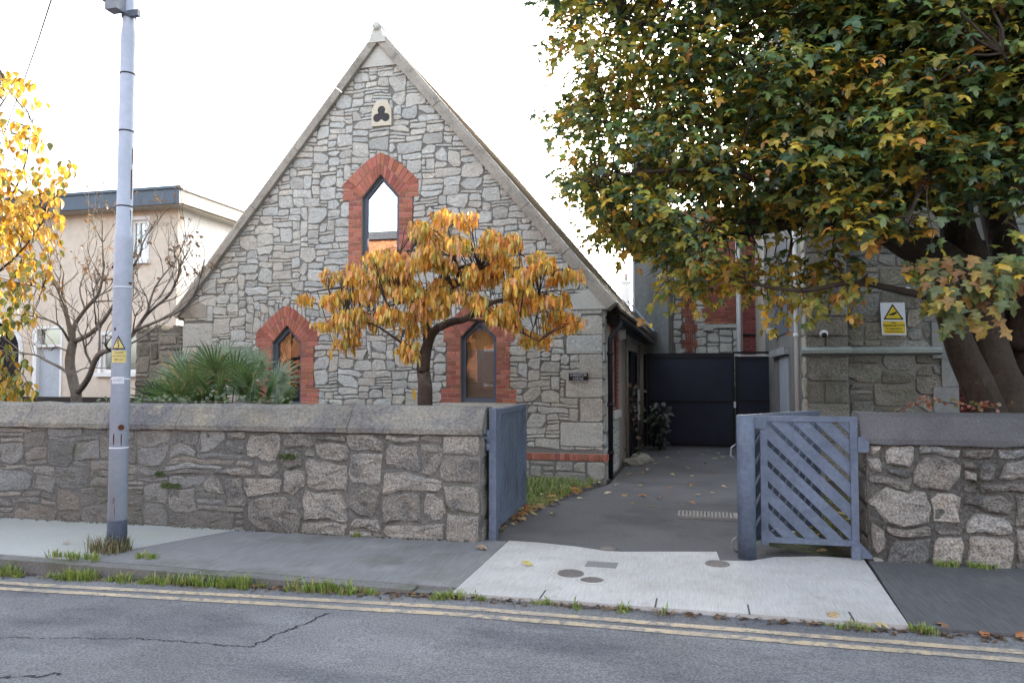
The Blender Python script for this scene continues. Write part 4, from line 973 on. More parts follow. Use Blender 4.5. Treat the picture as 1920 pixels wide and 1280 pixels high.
# ================================================================ lamp post with its signs
random.seed(81)
LP = V((-5.2, 5.83, 0))
lp = thing('lamp_post', LP, 'tall pale blue-grey painted steel street post on the pavement, rusty spots and dark foot', 'lamp post')
ptop = P(236, 45, LP.y); zsh = P(232, 440, LP.y).z
mb = MB(); mb.tube([LP+V((0, 0, .27)), LP+V((0, 0, zsh-.05)), LP+V((0, 0, zsh+.0)), LP+V((0, 0, zsh+.02)), LP+V((0, 0, ptop.z-.12)), LP+V((0, 0, ptop.z-.02)), LP+V((0, 0, 7.5))], [.082, .08, .08, .069, .066, .055, .05], 28); sh = mb.build('shaft', 'post_paint', lp)
mb = MB(); mb.tube([LP+V((0, 0, -.02)), LP+V((0, 0, .272))], [.086, .0835], 28); mb.build('foot', 'post_dark', lp)
for zz in (P(232, 142, LP.y).z, P(232, 249, LP.y).z, P(232, 389, LP.y).z):
    mb = MB(); r_ = .0665; mb.tube([LP+V((0, 0, zz)), LP+V((0, 0, zz+.012))], r_+.004, 28); mb.build('band', 'black_metal', lp)
for zz in (P(225, 541, LP.y).z, P(222, 712, LP.y).z, P(220, 840, LP.y).z):
    mb = MB(); mb.tube([LP+V((0, 0, zz)), LP+V((0, 0, zz+.014))], .0835, 28); mb.build('band', 'sign_white', lp)
vw = (V((0, 0, 0))-LP); vw.z = 0; vw.normalize(); sd = V((-vw.y, vw.x, 0))      # towards the viewer's side of the street
def on_post(a, z, r=.083): d = (vw*math.cos(a)+sd*math.sin(a)); return LP+d*r+V((0, 0, z)), d
mb = MB(); p, d = on_post(.15, P(224, 800, LP.y).z, .078); mb.tube([p, p+d*.022], .026, 8, smooth=False); mb.build('bolt', 'rust', lp)
mb = MB()
for a, zz, w_, h_ in ((-.45, 652, .03, .02), (.9, 530, .05, .02), (-.75, 615, .02, .03), (-.6, 812, .014, .10), (.2, 812, .010, .11), (-.4, 930, .02, .06), (-.35, 945, .012, .12), (.85, 320, .02, .28), (.8, 395, .018, .2), (.95, 280, .014, .15)):
    z = P(224, zz, LP.y).z; r_ = .0815 if z < zsh-.05 else .0685; k = 5; vs_ = []
    for i in range(k+1):
        for j in range(4):
            aa = a+(j/3-.5)*w_/r_*(1.0-.5*abs(i/k-.4)); vs_.append(on_post(aa+.04*nz(i*.9, zz), z-h_*i/k, r_)[0])
    mb.add(vs_, [(i*4+j, i*4+j+1, (i+1)*4+j+1, (i+1)*4+j) for i in range(k) for j in range(3)])
mb.build('rust_stain', 'rust', lp)
mb = MB(); b0 = LP+V((-.02, -.02, ptop.z+.02))
mb.box((b0.x-.10, b0.y-.15, b0.z+.05), (b0.x+.03, b0.y-.04, b0.z+.30)); mb.box((b0.x-.125, b0.y-.16, b0.z+.13), (b0.x-.09, b0.y-.08, b0.z+.18)); jb = mb.build('junction_box', mat('box_grey', (.2, .22, .26), rough=.5, bump=None), lp)
mb = MB(); mb.tube([LP+V((0, 0, ptop.z+.05)), LP+V((0, 0, ptop.z+.09))], .066, 16); mb.box((LP.x+.02, LP.y-.05, ptop.z+.04), (LP.x+.14, LP.y-.01, ptop.z+.10)); mb.build('clamp', 'frame_grey', jb)
mb = MB(); mb.tube([LP+V((0, 0, 7.5)), LP+V((.1, -.3, 7.9)), LP+V((.2, -1.1, 8.05))], [.05, .04, .035], 10); mb.build('lamp_arm', 'post_paint', lp)
mb = MB(); mb.prism([LP+V((.1, -1.0, 8.0)), LP+V((.3, -1.0, 8.0)), LP+V((.34, -1.6, 7.98)), LP+V((.16, -1.6, 7.98))], (0, 0, .12)); mb.build('lamp_head', 'frame_grey', lp)
def wrap(name, m, a0, a1, zf0, zf1, r, parent, k=10):    # a label bent round the post
    mb = MB(); vs_ = []
    for i in range(k+1):
        t = i/k; a = lerp(a0, a1, t); vs_ += [on_post(a, zf0(t), r)[0], on_post(a, zf1(t), r)[0]]
    mb.add(vs_, [(2*i, 2*i+2, 2*i+3, 2*i+1) for i in range(k)]); return mb.build(name, m, parent)
zA, zB, zC, zD = (P(222, v, LP.y).z for v in (630, 655, 657, 680))
ws = thing('warning_sign', LP+V((0, -.09, zD)), 'yellow electricity danger triangle and text label wrapped round the lamp post', 'sign')
aL, aR = -1.05, .42
tri = lambda a0, a1, zb_, zt_, r, nm, m, par: wrap(nm, m, a0, a1, lambda t: zb_, lambda t: lerp(zb_, zt_, 1-abs(2*t-1))+.0005, r, par, 12)
t1 = tri(aL, aR, zB, zA, .0845, 'triangle', 'sign_black', ws); tri(aL+.17, aR-.17, zB+.011, zA-.022, .0853, 'triangle_field', 'sign_pale_yellow', ws)
mb = MB(); am = (aL+aR)/2; zc = lerp(zB, zA, .4)
for (da, dz0, dz1) in ((-.05, .0, .03), (.0, .015, .04), (.05, -.03, .005), (0, -.035, -.015)):
    q = [on_post(am+da-.05, zc+dz0, .0862)[0], on_post(am+da+.05, zc+dz0+.005, .0862)[0], on_post(am+da+.04, zc+dz1, .0862)[0], on_post(am+da-.03, zc+dz1, .0862)[0]]; mb.add(q, [(0, 1, 2, 3)])
mb.build('bolt_symbol', 'sign_black', ws)
wrap('text_label', 'sign_pale_yellow', aL, aR+.1, lambda t: zD, lambda t: zC-.004, .0845, ws)
def curved_text(body, size, a_mid, z, r, name, m, par):
    cu = bpy.data.curves.new('tmp', 'FONT'); cu.body = body; cu.size = size; cu.align_x = 'CENTER'; cu.align_y = 'CENTER'; cu.resolution_u = 2
    ob = bpy.data.objects.new('tmp', cu); COL.objects.link(ob); dg = bpy.context.evaluated_depsgraph_get(); me = bpy.data.meshes.new_from_object(ob.evaluated_get(dg))
    mb = MB(); mb.add([on_post(a_mid+v.co.x/r, z+v.co.y, r)[0] for v in me.vertices], [list(p.vertices) for p in me.polygons])
    bpy.data.objects.remove(ob); bpy.data.curves.remove(cu); bpy.data.meshes.remove(me); return mb.build(name, m, par)
for i, body in enumerate(('DANGER', 'ELECTRICITY', 'KEEP OFF')): curved_text(body, .021, (aL+aR)/2+.05, lerp(zC, zD, .2+.28*i), .0855, 'lettering', 'sign_black', ws)
ip = thing('number_plate', LP+V((0, -.09, P(220, 700, LP.y).z)), 'small white identification plate strapped to the lamp post under the yellow label', 'sign')
zE, zF = P(220, 706, LP.y).z, P(220, 719, LP.y).z
wrap('plate', 'sign_white', -.95, .35, lambda t: zF, lambda t: zE, .0848, ip)
curved_text('A1071', .034, -.3, (zE+zF)/2, .0856, 'lettering', mat('plate_grey', (.25, .24, .23), bump=None), ip)
# overhead wire
mb = MB(); a = P(109, -40, 9.); b_ = P(40, 165, 14.); c = P(-60, 430, 24)
mb.tube([a, P(72, 75, 11.2), b_, c], .013, 5); mb.build('overhead_wire', mat('wire', (.12, .12, .13)), label='thin overhead wire crossing the white sky at top left', category='wire')

# ================================================================ ironwork in the pavement and drive
def cover(x, y, r, label, z=.0062, ring=True):
    p = G(x, y, z); t = thing('manhole_cover', p, label, 'manhole cover', 'small round covers in the concrete apron')
    mb = MB(); k = 28; vs_ = [(p.x+r*math.cos(2*math.pi*i/k), p.y+r*math.sin(2*math.pi*i/k), p.z+.004) for i in range(k)]+[(p.x+r*math.cos(2*math.pi*i/k), p.y+r*math.sin(2*math.pi*i/k), p.z-.02) for i in range(k)]
    mb.add(vs_, [list(range(k))]+[(i, i+k, (i+1) % k+k, (i+1) % k) for i in range(k)]); mb.build('lid', 'iron', t)
    mb = MB(); mb.tube([(p.x+(r+.012)*math.cos(2*math.pi*i/k), p.y+(r+.012)*math.sin(2*math.pi*i/k), p.z+.003) for i in range(k+1)], .010, 6, cap=False); mb.build('rim', 'pale_stone' if ring else 'iron', t)
    mb = MB()
    for j in range(-4, 5):
        yy = j*r/5; hwid = math.sqrt(max(0, (r*.9)**2-yy*yy)); mb.box((p.x-hwid, p.y+yy-.004, p.z+.003), (p.x+hwid, p.y+yy+.004, p.z+.009))
    mb.build('tread', 'iron', t)
cover(1070, 1075, .085, 'rusty round cover, leftmost in the pale concrete apron', ring=False)
cover(1110, 1088, .09, 'round grey cover set in a mortar patch nearest the kerb', ring=True)
cover(1345, 1057, .08, 'round cover in the apron close to the blue gate post', ring=False)
cover(1140, 1029, .055, 'smallest cover at the back edge of the concrete apron', z=.006, ring=False)
p = G(1128, 1058, .0062); mb = MB(); mb.box((p.x-.13, p.y-.09, p.z-.02), (p.x+.13, p.y+.09, p.z+.003)); mb.build('access_cover', mat('patch', (.21, .21, .21), fine=(60, .3)), label='grey oblong patch cover in the apron behind the round covers', category='cover')
p = G(1327, 965, DZ(8.9)+.008); dgr = thing('drain_grate', p, 'rectangular cast iron grating set in the dark driveway', 'drain')
mb = MB(); gx, gy = .33, .17
mb.box((p.x-gx, p.y-gy, p.z-.03), (p.x+gx, p.y-gy+.025, p.z+.01)); mb.box((p.x-gx, p.y+gy-.025, p.z-.03), (p.x+gx, p.y+gy, p.z+.01)); mb.box((p.x-gx, p.y-gy+.025, p.z-.03), (p.x-gx+.025, p.y+gy-.025, p.z+.01)); mb.box((p.x+gx-.025, p.y-gy+.025, p.z-.03), (p.x+gx, p.y+gy-.025, p.z+.01)); mb.build('frame', bpy.data.materials.get('bars') or mat('bars', (.34, .33, .31), fine=(60, .4)), dgr)
mb = MB()
for i in range(15): x = p.x-gx+.045+i*.0405; mb.box((x, p.y-gy+.025, p.z-.03), (x+.022, p.y+gy-.025, p.z+.008))
for yy in (-.05, .05): mb.box((p.x-gx+.025, p.y+yy-.01, p.z-.03), (p.x+gx-.025, p.y+yy+.01, p.z+.006))
mb.build('bars', bpy.data.materials['bars'], dgr)

# ================================================================ leaves
def rnd(a, b): return random.uniform(a, b)
def basis(tip, nrm):
    t = tip.normalized(); n_ = nrm-t*nrm.dot(t)
    if n_.length < 1e-4: n_ = t.orthogonal()
    n_.normalize(); return t, n_, t.cross(n_)
def jit(c, a=.15):
    k = rnd(1-a, 1+a); return (c[0]*k*rnd(.92, 1.08), c[1]*k*rnd(.92, 1.08), c[2]*k)
def lance(mb, p, tip, nrm, L, w, c, curl=.12):         # pointed leaf folded along its midrib
    t, n_, s = basis(tip, nrm); vs_ = []; pr = [(0, 0.02), (.22, .8), (.5, 1.0), (.78, .62), (1, 0.02)]
    for a, k in pr:
        q = p+t*L*a-n_*curl*L*a*a; e = w/2*k
        vs_ += [q+s*e+n_*e*.35, q, q-s*e+n_*e*.35]
    fs = []
    for i in range(4): fs += [(3*i, 3*i+1, 3*i+4, 3*i+3), (3*i+1, 3*i+2, 3*i+5, 3*i+4)]
    mb.add(vs_, fs, c, 0, True)
MH = [(.1, -.04), (.38, .0), (.27, .17), (.58, .40), (.36, .45), (.17, .52), (.2, .74)]
MPOLY = [(0, 0)]+MH+[(0, 1.0)]+[(-x, y) for x, y in MH[::-1]]
def maple(mb, p, tip, nrm, L, c, droop=.25):
    t, n_, s = basis(tip, nrm); fx = rnd(.85, 1.15); vs_ = [p+t*L*.33]
    a1 = rnd(-.1, .1)
    for x, y in MPOLY:
        z = -droop*(x*x*1.2+(y-.33)**2)+a1*x; vs_.append(p+t*L*y+s*L*x*fx+n_*L*z)
    k = len(MPOLY); mb.add(vs_, [(0, i+1, (i+1) % k+1) for i in range(k)], c)
def ovate(mb, p, tip, nrm, L, w, c): lance(mb, p, tip, nrm, L, w, c, .18)
def bend(a, b, sag, n=5, wob=.0):
    a = V(a); b = V(b); out = []
    for i in range(n+1):
        t = i/n; q = a.lerp(b, t); q.z += sag*4*t*(1-t)
        if 0 < i < n and wob: q += V((rnd(-1, 1), rnd(-1, 1), rnd(-1, 1)))*wob
        out.append(q)
    return out
def sm(pts, k=4):                                      # Catmull-Rom through points
    pts = [V(p) for p in pts]; out = []
    for i in range(len(pts)-1):
        p0, p1, p2, p3 = pts[max(i-1, 0)], pts[i], pts[i+1], pts[min(i+2, len(pts)-1)]
        for j in range(k):
            t = j/k; out.append(.5*((2*p1)+(p2-p0)*t+(2*p0-5*p1+4*p2-p3)*t*t+(3*p1-p0-3*p2+p3)*t**3))
    out.append(pts[-1]); return out
def rad(n, a, b, pw=1.0): return [lerp(a, b, (i/(n-1))**pw) for i in range(n)]
def limb(mb, pts, r0, r1, n=10, k=4, rough=.12, pw=1.0):
    s = sm(pts, k); mb.tube(s, rad(len(s), r0, r1, pw), n, rough=rough); return s

# ---------------------------------------------------------------- cherry tree in front of the gable
random.seed(91)
CY = 8.7
ct = thing('cherry_tree', (P(797, 760, CY).x, CY, 0), 'small ornamental cherry with drooping orange autumn leaves in front of the gable', 'tree')
wd = MB(); b0 = P(797, 758, CY)
limb(wd, [V((b0.x, CY, -.05)), b0, P(797, 720, CY), P(793, 690, CY)], .10, .078, 12); wd.tube([P(793, 693, CY-.03), P(792, 684, CY-.09)], [.07, .05], 8)
limb(wd, [P(793, 695, CY), P(797, 665, CY), P(803, 640, CY)], .085, .06, 12)
lmbs = []
lmbs.append(limb(wd, [P(801, 648, CY), P(815, 620, CY-.05), P(845, 604, CY-.1), P(872, 598, CY-.1), P(905, 575, CY-.2), P(950, 560, CY-.3), P(1010, 555, CY-.3)], .062, .014))
lmbs.append(limb(wd, [P(802, 650, CY), P(800, 610, CY+.05), P(815, 585, CY+.1), P(832, 565, CY+.1), P(825, 520, CY+.1), P(850, 480, CY+.1), P(840, 430, CY)], .058, .012))
lmbs.append(limb(wd, [P(820, 580, CY), P(780, 545, CY+.3), P(730, 525, CY+.4), P(660, 535, CY+.3), P(580, 548, CY+.1)], .035, .008))
lmbs.append(limb(wd, [P(832, 560, CY), P(870, 520, CY+.3), P(905, 505, CY+.4), P(960, 500, CY+.5), P(1060, 515, CY+.3)], .035, .008))
lmbs.append(limb(wd, [P(870, 525, CY), P(855, 505, CY-.2), P(895, 497, CY-.3), P(890, 520, CY-.4), P(850, 540, CY-.5)], .03, .01))
lmbs.append(limb(wd, [P(792, 665, CY), P(750, 640, CY-.3), P(700, 608, CY-.5), P(650, 600, CY-.5)], .022, .007))
lmbs.append(limb(wd, [P(870, 598, CY), P(920, 605, CY-.4), P(970, 620, CY-.6), P(1010, 640, CY-.6)], .022, .006))
lmbs.append(limb(wd, [P(825, 540, CY), P(790, 560, CY-.5), P(740, 570, CY-.8), P(690, 590, CY-.9)], .03, .008))
lmbs.append(limb(wd, [P(850, 480, CY), P(770, 470, CY+.3), P(700, 490, CY+.5)], .02, .006))
lmbs.append(limb(wd, [P(850, 480, CY), P(930, 460, CY+.3), P(1000, 490, CY+.6)], .02, .006))
allp = [q for L in lmbs for q in L[3:]]
CPOLY = [(528, 543), (600, 522), (655, 490), (700, 470), (770, 455), (790, 418), (845, 392), (905, 402), (935, 440), (990, 460), (1030, 490), (1112, 488), (1115, 535), (1070, 545), (1108, 590), (1100, 612), (1040, 615), (1030, 650), (1000, 655), (960, 615), (900, 600), (860, 590), (820, 600), (790, 655), (765, 660), (760, 612), (720, 622), (690, 600), (650, 645), (620, 640), (610, 590), (560, 560)]
puffs = []
yy_ = 410
while yy_ < 655:
    xx_ = 548
    while xx_ < 1100:
        a, b = xx_+rnd(-20, 20), yy_+rnd(-14, 14)
        if inpoly(a, b, CPOLY):
            for dd_ in ((rnd(-1.0, -.3), rnd(.1, .8)) if 640 < a < 1040 and b < 600 else (rnd(-.6, .5),)): puffs.append((a, b, rnd(16, 32), rnd(9, 18), dd_))
        xx_ += 40
    yy_ += 29
cr = MB(); palette = [(.80, .38, .06), (.82, .46, .06), (.82, .52, .09), (.76, .33, .09), (.64, .46, .09), (.56, .46, .12), (.76, .42, .22), (.84, .58, .09)]
for (cx, cy, rx, ry, dy) in puffs:
    n = int(rx*ry*.054)+9
    for i in range(n):
        while True:
            u, v, w = rnd(-1, 1), rnd(-1, 1), rnd(-1, 1)
            if u*u+v*v+w*w < 1: break
        p = P(cx+u*rx, cy+v*ry, CY+dy+w*rx/1400*CY*.8)
        if i % 6 == 0:
            q = min(allp, key=lambda a: (a-p).length_squared)
            if (q-p).length < 1.2:
                wd.tube(bend(q, p, .04, 4, .015), [.006, .0055, .005, .004, .003], 5)
        col = random.choice(palette)
        if v > .2 and random.random() < .3: col = (.48, .38, .055)
        for k in range(random.randint(2, 4)):
            a = rnd(0, 6.28); out = V((math.cos(a), math.sin(a), 0)); tip = V((0, 0, -1))+out*rnd(.1, .55)+V((0, 0, rnd(0, .2)))
            c2 = jit(col if random.random() < .7 else random.choice(palette), .2)
            lance(cr, p+out*rnd(.0, .03)+V((0, 0, rnd(-.02, .03))), tip, out+V((0, 0, .4)), rnd(.07, .145), rnd(.023, .042), c2, rnd(.05, .25))
for px_, py_ in ((620, 668), (776, 742)): lance(cr, P(px_, py_-15, CY-.3), V((.05, 0, -1)), V((0, -1, .2)), .16, .05, (.66, .42, .05))
wd.build('trunk', 'bark', ct); cr.build('crown', 'leaf', ct)

# ---------------------------------------------------------------- big maple at the right
random.seed(92)
mt = thing('maple_tree', (3.0, 8.4, 0), 'large maple with dark leaning stems and a broad green and yellow crown on the right', 'tree')
wd = MB()
TB = V((2.98, 8.45, 0))
limb(wd, [V((3.25, 8.5, -.1)), P(1890, 775, 8.4), P(1862, 715, 8.4), P(1845, 650, 8.4), P(1836, 590, 8.4), P(1815, 500, 8.4), P(1795, 420, 8.5), P(1790, 330, 8.6), P(1800, 180, 8.8), P(1790, 0, 9.0)], .36, .11, 18, 5, .14, .6)
limb(wd, [P(1872, 800, 8.25), P(1838, 735, 8.2), P(1808, 670, 8.15), P(1782, 600, 8.1), P(1757, 530, 8.0), P(1735, 490, 8.0), P(1680, 455, 7.9), P(1610, 430, 7.7), P(1560, 405, 7.6), P(1480, 420, 7.4), P(1400, 415, 7.3), P(1330, 420, 7.2)], .17, .02, 14, 5, .14, .9)
limb(wd, [P(1800, 540, 8.3), P(1765, 490, 8.2), P(1700, 455, 8.05), P(1640, 425, 7.9), P(1570, 395, 7.7)], .24, .07, 12, 5, .14)
limb(wd, [P(1960, 790, 8.6), P(1940, 700, 8.6), P(1925, 620, 8.6), P(1895, 500, 8.6), P(1868, 400, 8.7), P(1850, 300, 8.8), P(1880, 120, 9.0), P(1900, -60, 9.2)], .24, .08, 14, 5, .14)
limb(wd, [P(1905, 640, 8.5), P(1940, 560, 8.2), P(2010, 480, 8.0), P(2150, 380, 7.6)], .17, .05, 12)
mains = [sm([P(1790, 430, 8.5), P(1700, 330, 8.2), P(1560, 270, 8.0), P(1420, 250, 7.8), P(1280, 220, 7.6), P(1130, 190, 7.5)], 5),
         sm([P(1680, 455, 7.9), P(1560, 340, 7.6), P(1440, 180, 7.2), P(1300, 80, 7.0), P(1160, 30, 7.0)], 5),
         sm([P(1610, 430, 7.7), P(1500, 400, 7.0), P(1400, 330, 6.6), P(1260, 320, 6.5), P(1130, 330, 6.6)], 5),
         sm([P(1760, 560, 8.1), P(1690, 545, 7.4), P(1600, 530, 7.0), P(1500, 545, 6.9), P(1400, 530, 7.0)], 5),
         sm([P(1560, 405, 7.6), P(1450, 430, 7.8), P(1330, 450, 7.8), P(1230, 470, 7.8), P(1160, 470, 7.8)], 5),
         sm([P(1800, 300, 8.6), P(1720, 120, 8.2), P(1620, -40, 7.8), P(1500, -150, 7.5)], 5),
         sm([P(1800, 180, 8.8), P(1850, 20, 7.8), P(1860, -150, 7.2)], 5),
         sm([P(1850, 300, 8.8), P(1900, 250, 7.6), P(1920, 200, 6.8), P(1880, 100, 6.2)], 5),
         sm([P(1790, 330, 8.6), P(1780, 300, 7.4), P(1740, 330, 6.6), P(1700, 420, 6.2)], 5),
         sm([P(1735, 490, 8.0), P(1780, 500, 7.0), P(1800, 545, 6.4), P(1780, 575, 6.2)], 5),
         sm([P(2010, 480, 8.0), P(1990, 400, 7.0), P(1940, 380, 6.3)], 5)]
r0s = [.075, .075, .055, .045, .045, .08, .07, .06, .05, .04, .05]
for L, r_ in zip(mains, r0s): wd.tube(L, rad(len(L), r_, .010, .8), 8, rough=.1)
allp = [q for L in mains for q in L[2:]]+sm([P(1735, 490, 8.0), P(1680, 455, 7.9), P(1560, 405, 7.6), P(1400, 415, 7.3), P(1330, 420, 7.2)], 4)
lv = MB()
greens = [(.055, .095, .035), (.065, .115, .038), (.085, .135, .034), (.055, .10, .055), (.11, .15, .035)]
olives = [(.20, .19, .03), (.25, .21, .03), (.17, .18, .03)]
yell = [(.36, .26, .025), (.40, .23, .03), (.42, .31, .04), (.33, .16, .03)]
BIAS = [0, 1.0]
def mcol(px, py, e):
    low = max(0, min(1, (py-380)/180)); left = max(0, min(1, (1300-px)/250))
    r = random.random()+BIAS[0]
    py_ = .10+.24*low+.04*left; po = .30+.25*left+.25*low
    c = jit(random.choice(yell if r < py_ else olives if r < py_+po else greens), .25); return (c[0]*BIAS[1], c[1]*BIAS[1], c[2]*BIAS[1])
def bound_ok(px, py):
    """the outline of the crown: left edge and ragged underside"""
    xl = 1066+(py-60)*.02 if py < 250 else 1068+(py-250)*.42
    if px < xl: return False
    yb = 452 if px < 1230 else 500 if px < 1400 else 540 if px < 1640 else 440 if px < 1700 else 370
    return py < yb+18*math.sin(px*.05)
def cluster(c, r, n, px, py, big=1.0, sq=.55):
    BIAS[0] = random.gauss(0, .16); BIAS[1] = rnd(.95, 1.75)
    for i in range(n):
        while True:
            d = V((rnd(-1, 1), rnd(-1, 1), rnd(-1, 1)))
            if .05 < d.length < 1: break
        p = c+V((d.x*r, d.y*r, d.z*r*sq)); o = V((d.x, d.y, 0))
        tip = o*1.0+V((rnd(-.6, .6), rnd(-.6, .6), rnd(-.9, .15))); nrm = V((rnd(-.5, .5), rnd(-.7, .3), 1))+o*.6
        maple(lv, p, tip, nrm, random.choice([rnd(.05, .09), rnd(.07, .12), rnd(.09, .145)])*(1.1 if px > 1500 else .9), mcol(px+d.x*r*180, py-d.z*r*140, 0), rnd(.1, .9))
count = 0
py = -260
while py < 620:
    px = 1040
    while px < 2360:
        jx, jy = px+rnd(-45, 45), py+rnd(-40, 40)
        if bound_ok(jx, jy):
            for Y in ((rnd(6.3, 7.2), rnd(7.3, 8.3), rnd(8.4, 9.6)) if jy < 440 else (rnd(6.4, 7.8),)):
                if jx > 1650 and jy > 330 and Y > 7.2: continue
                if jx > 1640 and jy > 440: continue
                if 1340 < jx < 1680 and jy > 360 and Y < 7.4 and random.random() < .6: continue
                c = P(jx, jy, Y); r_ = rnd(.30, .50)
                cluster(c, r_, int((54 if jx < 1300 else 68)*(r_/.36)**2), jx, jy)
                q = min(allp, key=lambda a: (a-c).length_squared)
                wd.tube(bend(q, c, rnd(-.02, .08), 5, .03), rad(6, .012, .004), 5); count += 1
                for s in range(2):
                    e = c+V((rnd(-1, 1), rnd(-1, 1), rnd(-.7, .7)))*r_; wd.tube(bend(c, e, 0, 3, .015), rad(4, .005, .0025), 4)
        px += 62
    py += 58
for (jx, jy, Y) in ((1130, 395, 7.6), (1155, 425, 7.7), (1190, 440, 7.5), (1215, 455, 7.9), (1250, 465, 7.4), (1285, 480, 7.8), (1230, 410, 8.2), (1175, 390, 8.2), (1320, 500, 7.4), (1270, 430, 8.4), (1150, 360, 7.2), (1100, 300, 7.2), (1360, 520, 7.4)):
    c = P(jx, jy, Y); cluster(c, .24, 62, jx, jy); q = min(allp, key=lambda a: (a-c).length_squared); wd.tube(bend(q, c, .04, 5, .03), rad(6, .012, .004), 5)
for k in range(70):
    if k < 30: jx, jy = rnd(1150, 1660), 0; jy = (470 if jx < 1230 else 525 if jx < 1400 else 560)+rnd(-30, 12)
    else: jy = rnd(-20, 440); jx = (1040 if jy < 250 else 1045+(jy-250)*.45)+rnd(0, 60)
    Y = rnd(6.8, 8.2); c = P(jx, jy, Y); q = min(allp, key=lambda a: (a-c).length_squared); d = (c-q).normalized()
    e = c+d*rnd(.1, .3)+V((0, 0, -rnd(0, .15))); wd.tube(bend(q, c, .05, 5, .03), rad(6, .009, .004), 5); wd.tube(bend(c, e, .02, 3, .01), rad(4, .004, .002), 4)
    BIAS[0] = random.gauss(-.05, .15); BIAS[1] = rnd(1.0, 1.7)
    for i in range(random.randint(9, 18)):
        p = c.lerp(e, rnd(-.6, 1.1))+V((rnd(-1, 1), rnd(-1, 1), rnd(-1, .6)))*.09
        maple(lv, p, d+V((rnd(-1, 1), rnd(-1, 1), rnd(-1.3, .1))), V((rnd(-.6, .6), rnd(-1, .3), .8)), rnd(.05, .105), mcol(jx, jy, 1), rnd(.1, .8))
BIAS[0] = 0; BIAS[1] = 1.25
# sprays along the ragged left edge, the drooping lower fringe, and the near bright bunch by the trunk
for (ax, ay, bx, by, Y, n) in ((1120, 90, 1035, 28, 7.2, 16), (1130, 110, 1012, 84, 7.2, 18), (1110, 210, 1005, 205, 7.2, 20), (1130, 250, 1045, 235, 7.2, 16), (1120, 310, 1050, 318, 7.2, 10), (1170, 330, 1095, 340, 7.0, 14), (1180, 390, 1100, 380, 7.0, 14), (1120, 130, 1055, 150, 7.4, 12), (1150, 20, 1060, 10, 7.2, 14),
                               (1200, 440, 1130, 470, 7.6, 14), (1260, 470, 1165, 510, 7.6, 14), (1290, 480, 1240, 545, 7.6, 12), (1420, 500, 1370, 580, 7.2, 16), (1480, 520, 1440, 590, 7.2, 14), (1560, 530, 1590, 585, 7.0, 16), (1340, 500, 1300, 560, 7.4, 24), (1620, 560, 1560, 600, 7.0, 12),
                               (1700, 420, 1760, 395, 6.4, 10), (1800, 560, 1770, 600, 6.3, 10), (1850, 540, 1900, 520, 6.3, 14), (1700, 540, 1720, 530, 6.5, 12), (1740, 350, 1745, 460, 6.3, 8), (1880, 420, 1910, 440, 6.3, 10)):
    if by > 430 and ay > 430: ay -= 40; by -= 30
    a, b_ = P(ax, ay, Y), P(bx, by, Y-.1); L = bend(a, b_, .03, 5, .02); wd.tube(L, rad(6, .007, .003), 5)
    q = min(allp, key=lambda t: (t-a).length_squared); wd.tube(bend(q, a, .04, 5, .03), rad(6, .012, .007), 5)
    for i in range(n):
        t = rnd(.1, 1.05); p = a.lerp(b_, t)+V((rnd(-1, 1), rnd(-1, 1), rnd(-1, .5)))*.12; o = (b_-a).normalized()
        maple(lv, p, o+V((rnd(-1, 1), rnd(-1, 1), rnd(-1.4, 0))), V((rnd(-.5, .5), rnd(-1, .2), .8)), rnd(.06, .115), mcol(bx, by, 1), rnd(.1, .5))
for (cx, cy, Y, r_, n) in ((1800, 555, 6.3, .24, 46), (1870, 510, 6.3, .24, 36), (1750, 500, 6.5, .17, 22), (1840, 600, 6.3, .14, 12), (1900, 540, 6.2, .2, 20), (1800, 605, 6.3, .10, 6)):
    for i in range(n):
        d = V((rnd(-1, 1), rnd(-.7, .7), rnd(-.6, .6))); p = P(cx, cy, Y)+d*r_
        c = jit(random.choice([(.32, .19, .035), (.28, .22, .03), (.15, .16, .03), (.09, .13, .035), (.11, .14, .035), (.07, .11, .03), (.28, .14, .04)]), .2)
        maple(lv, p, V((d.x*.6, -.2, -1)), V((rnd(-.4, .4), -1, .6)), rnd(.085, .135), c, rnd(.2, .6))
wd.build('trunk', 'dark_bark', mt); lv.build('crown', 'maple_leaf', mt)

# ---------------------------------------------------------------- yellow tree at the left edge
random.seed(93)
YY = 8.9
yt = thing('yellow_tree', (P(-130, 760, YY).x, YY, 0), 'tree with bright yellow and orange leaves at the left edge of the garden', 'tree')
wd = MB(); lv = MB(); b0 = P(-140, 760, YY)
limb(wd, [V((b0.x, YY, -.1)), b0, P(-110, 600, YY), P(-70, 430, YY), P(-50, 250, YY), P(-40, 60, YY)], .12, .02, 10)
mains = [sm([P(-110, 600, YY), P(-40, 540, YY-.2), P(40, 470, YY-.4), P(90, 400, YY-.5)], 5), sm([P(-100, 520, YY), P(-20, 430, YY), P(40, 330, YY), P(60, 230, YY)], 5), sm([P(-70, 430, YY), P(0, 340, YY+.2), P(60, 370, YY+.2), P(125, 330, YY+.3)], 5),
         sm([P(-60, 300, YY), P(-20, 230, YY), P(20, 170, YY)], 5), sm([P(-120, 650, YY), P(-60, 640, YY-.4), P(0, 660, YY-.7), P(40, 700, YY-.8)], 5), sm([P(-110, 600, YY), P(-190, 480, YY), P(-260, 380, YY)], 5), sm([P(-40, 540, YY-.2), P(20, 530, YY-.3), P(80, 540, YY-.5)], 5)]
for L in mains: wd.tube(L, rad(len(L), .03, .005), 7, rough=.1)
allp = [q for L in mains for q in L]
yp = [(.62, .38, .03), (.58, .30, .03), (.64, .44, .06), (.5, .24, .03), (.56, .36, .05)]; yg = [(.20, .22, .04), (.30, .28, .04), (.14, .17, .04)]
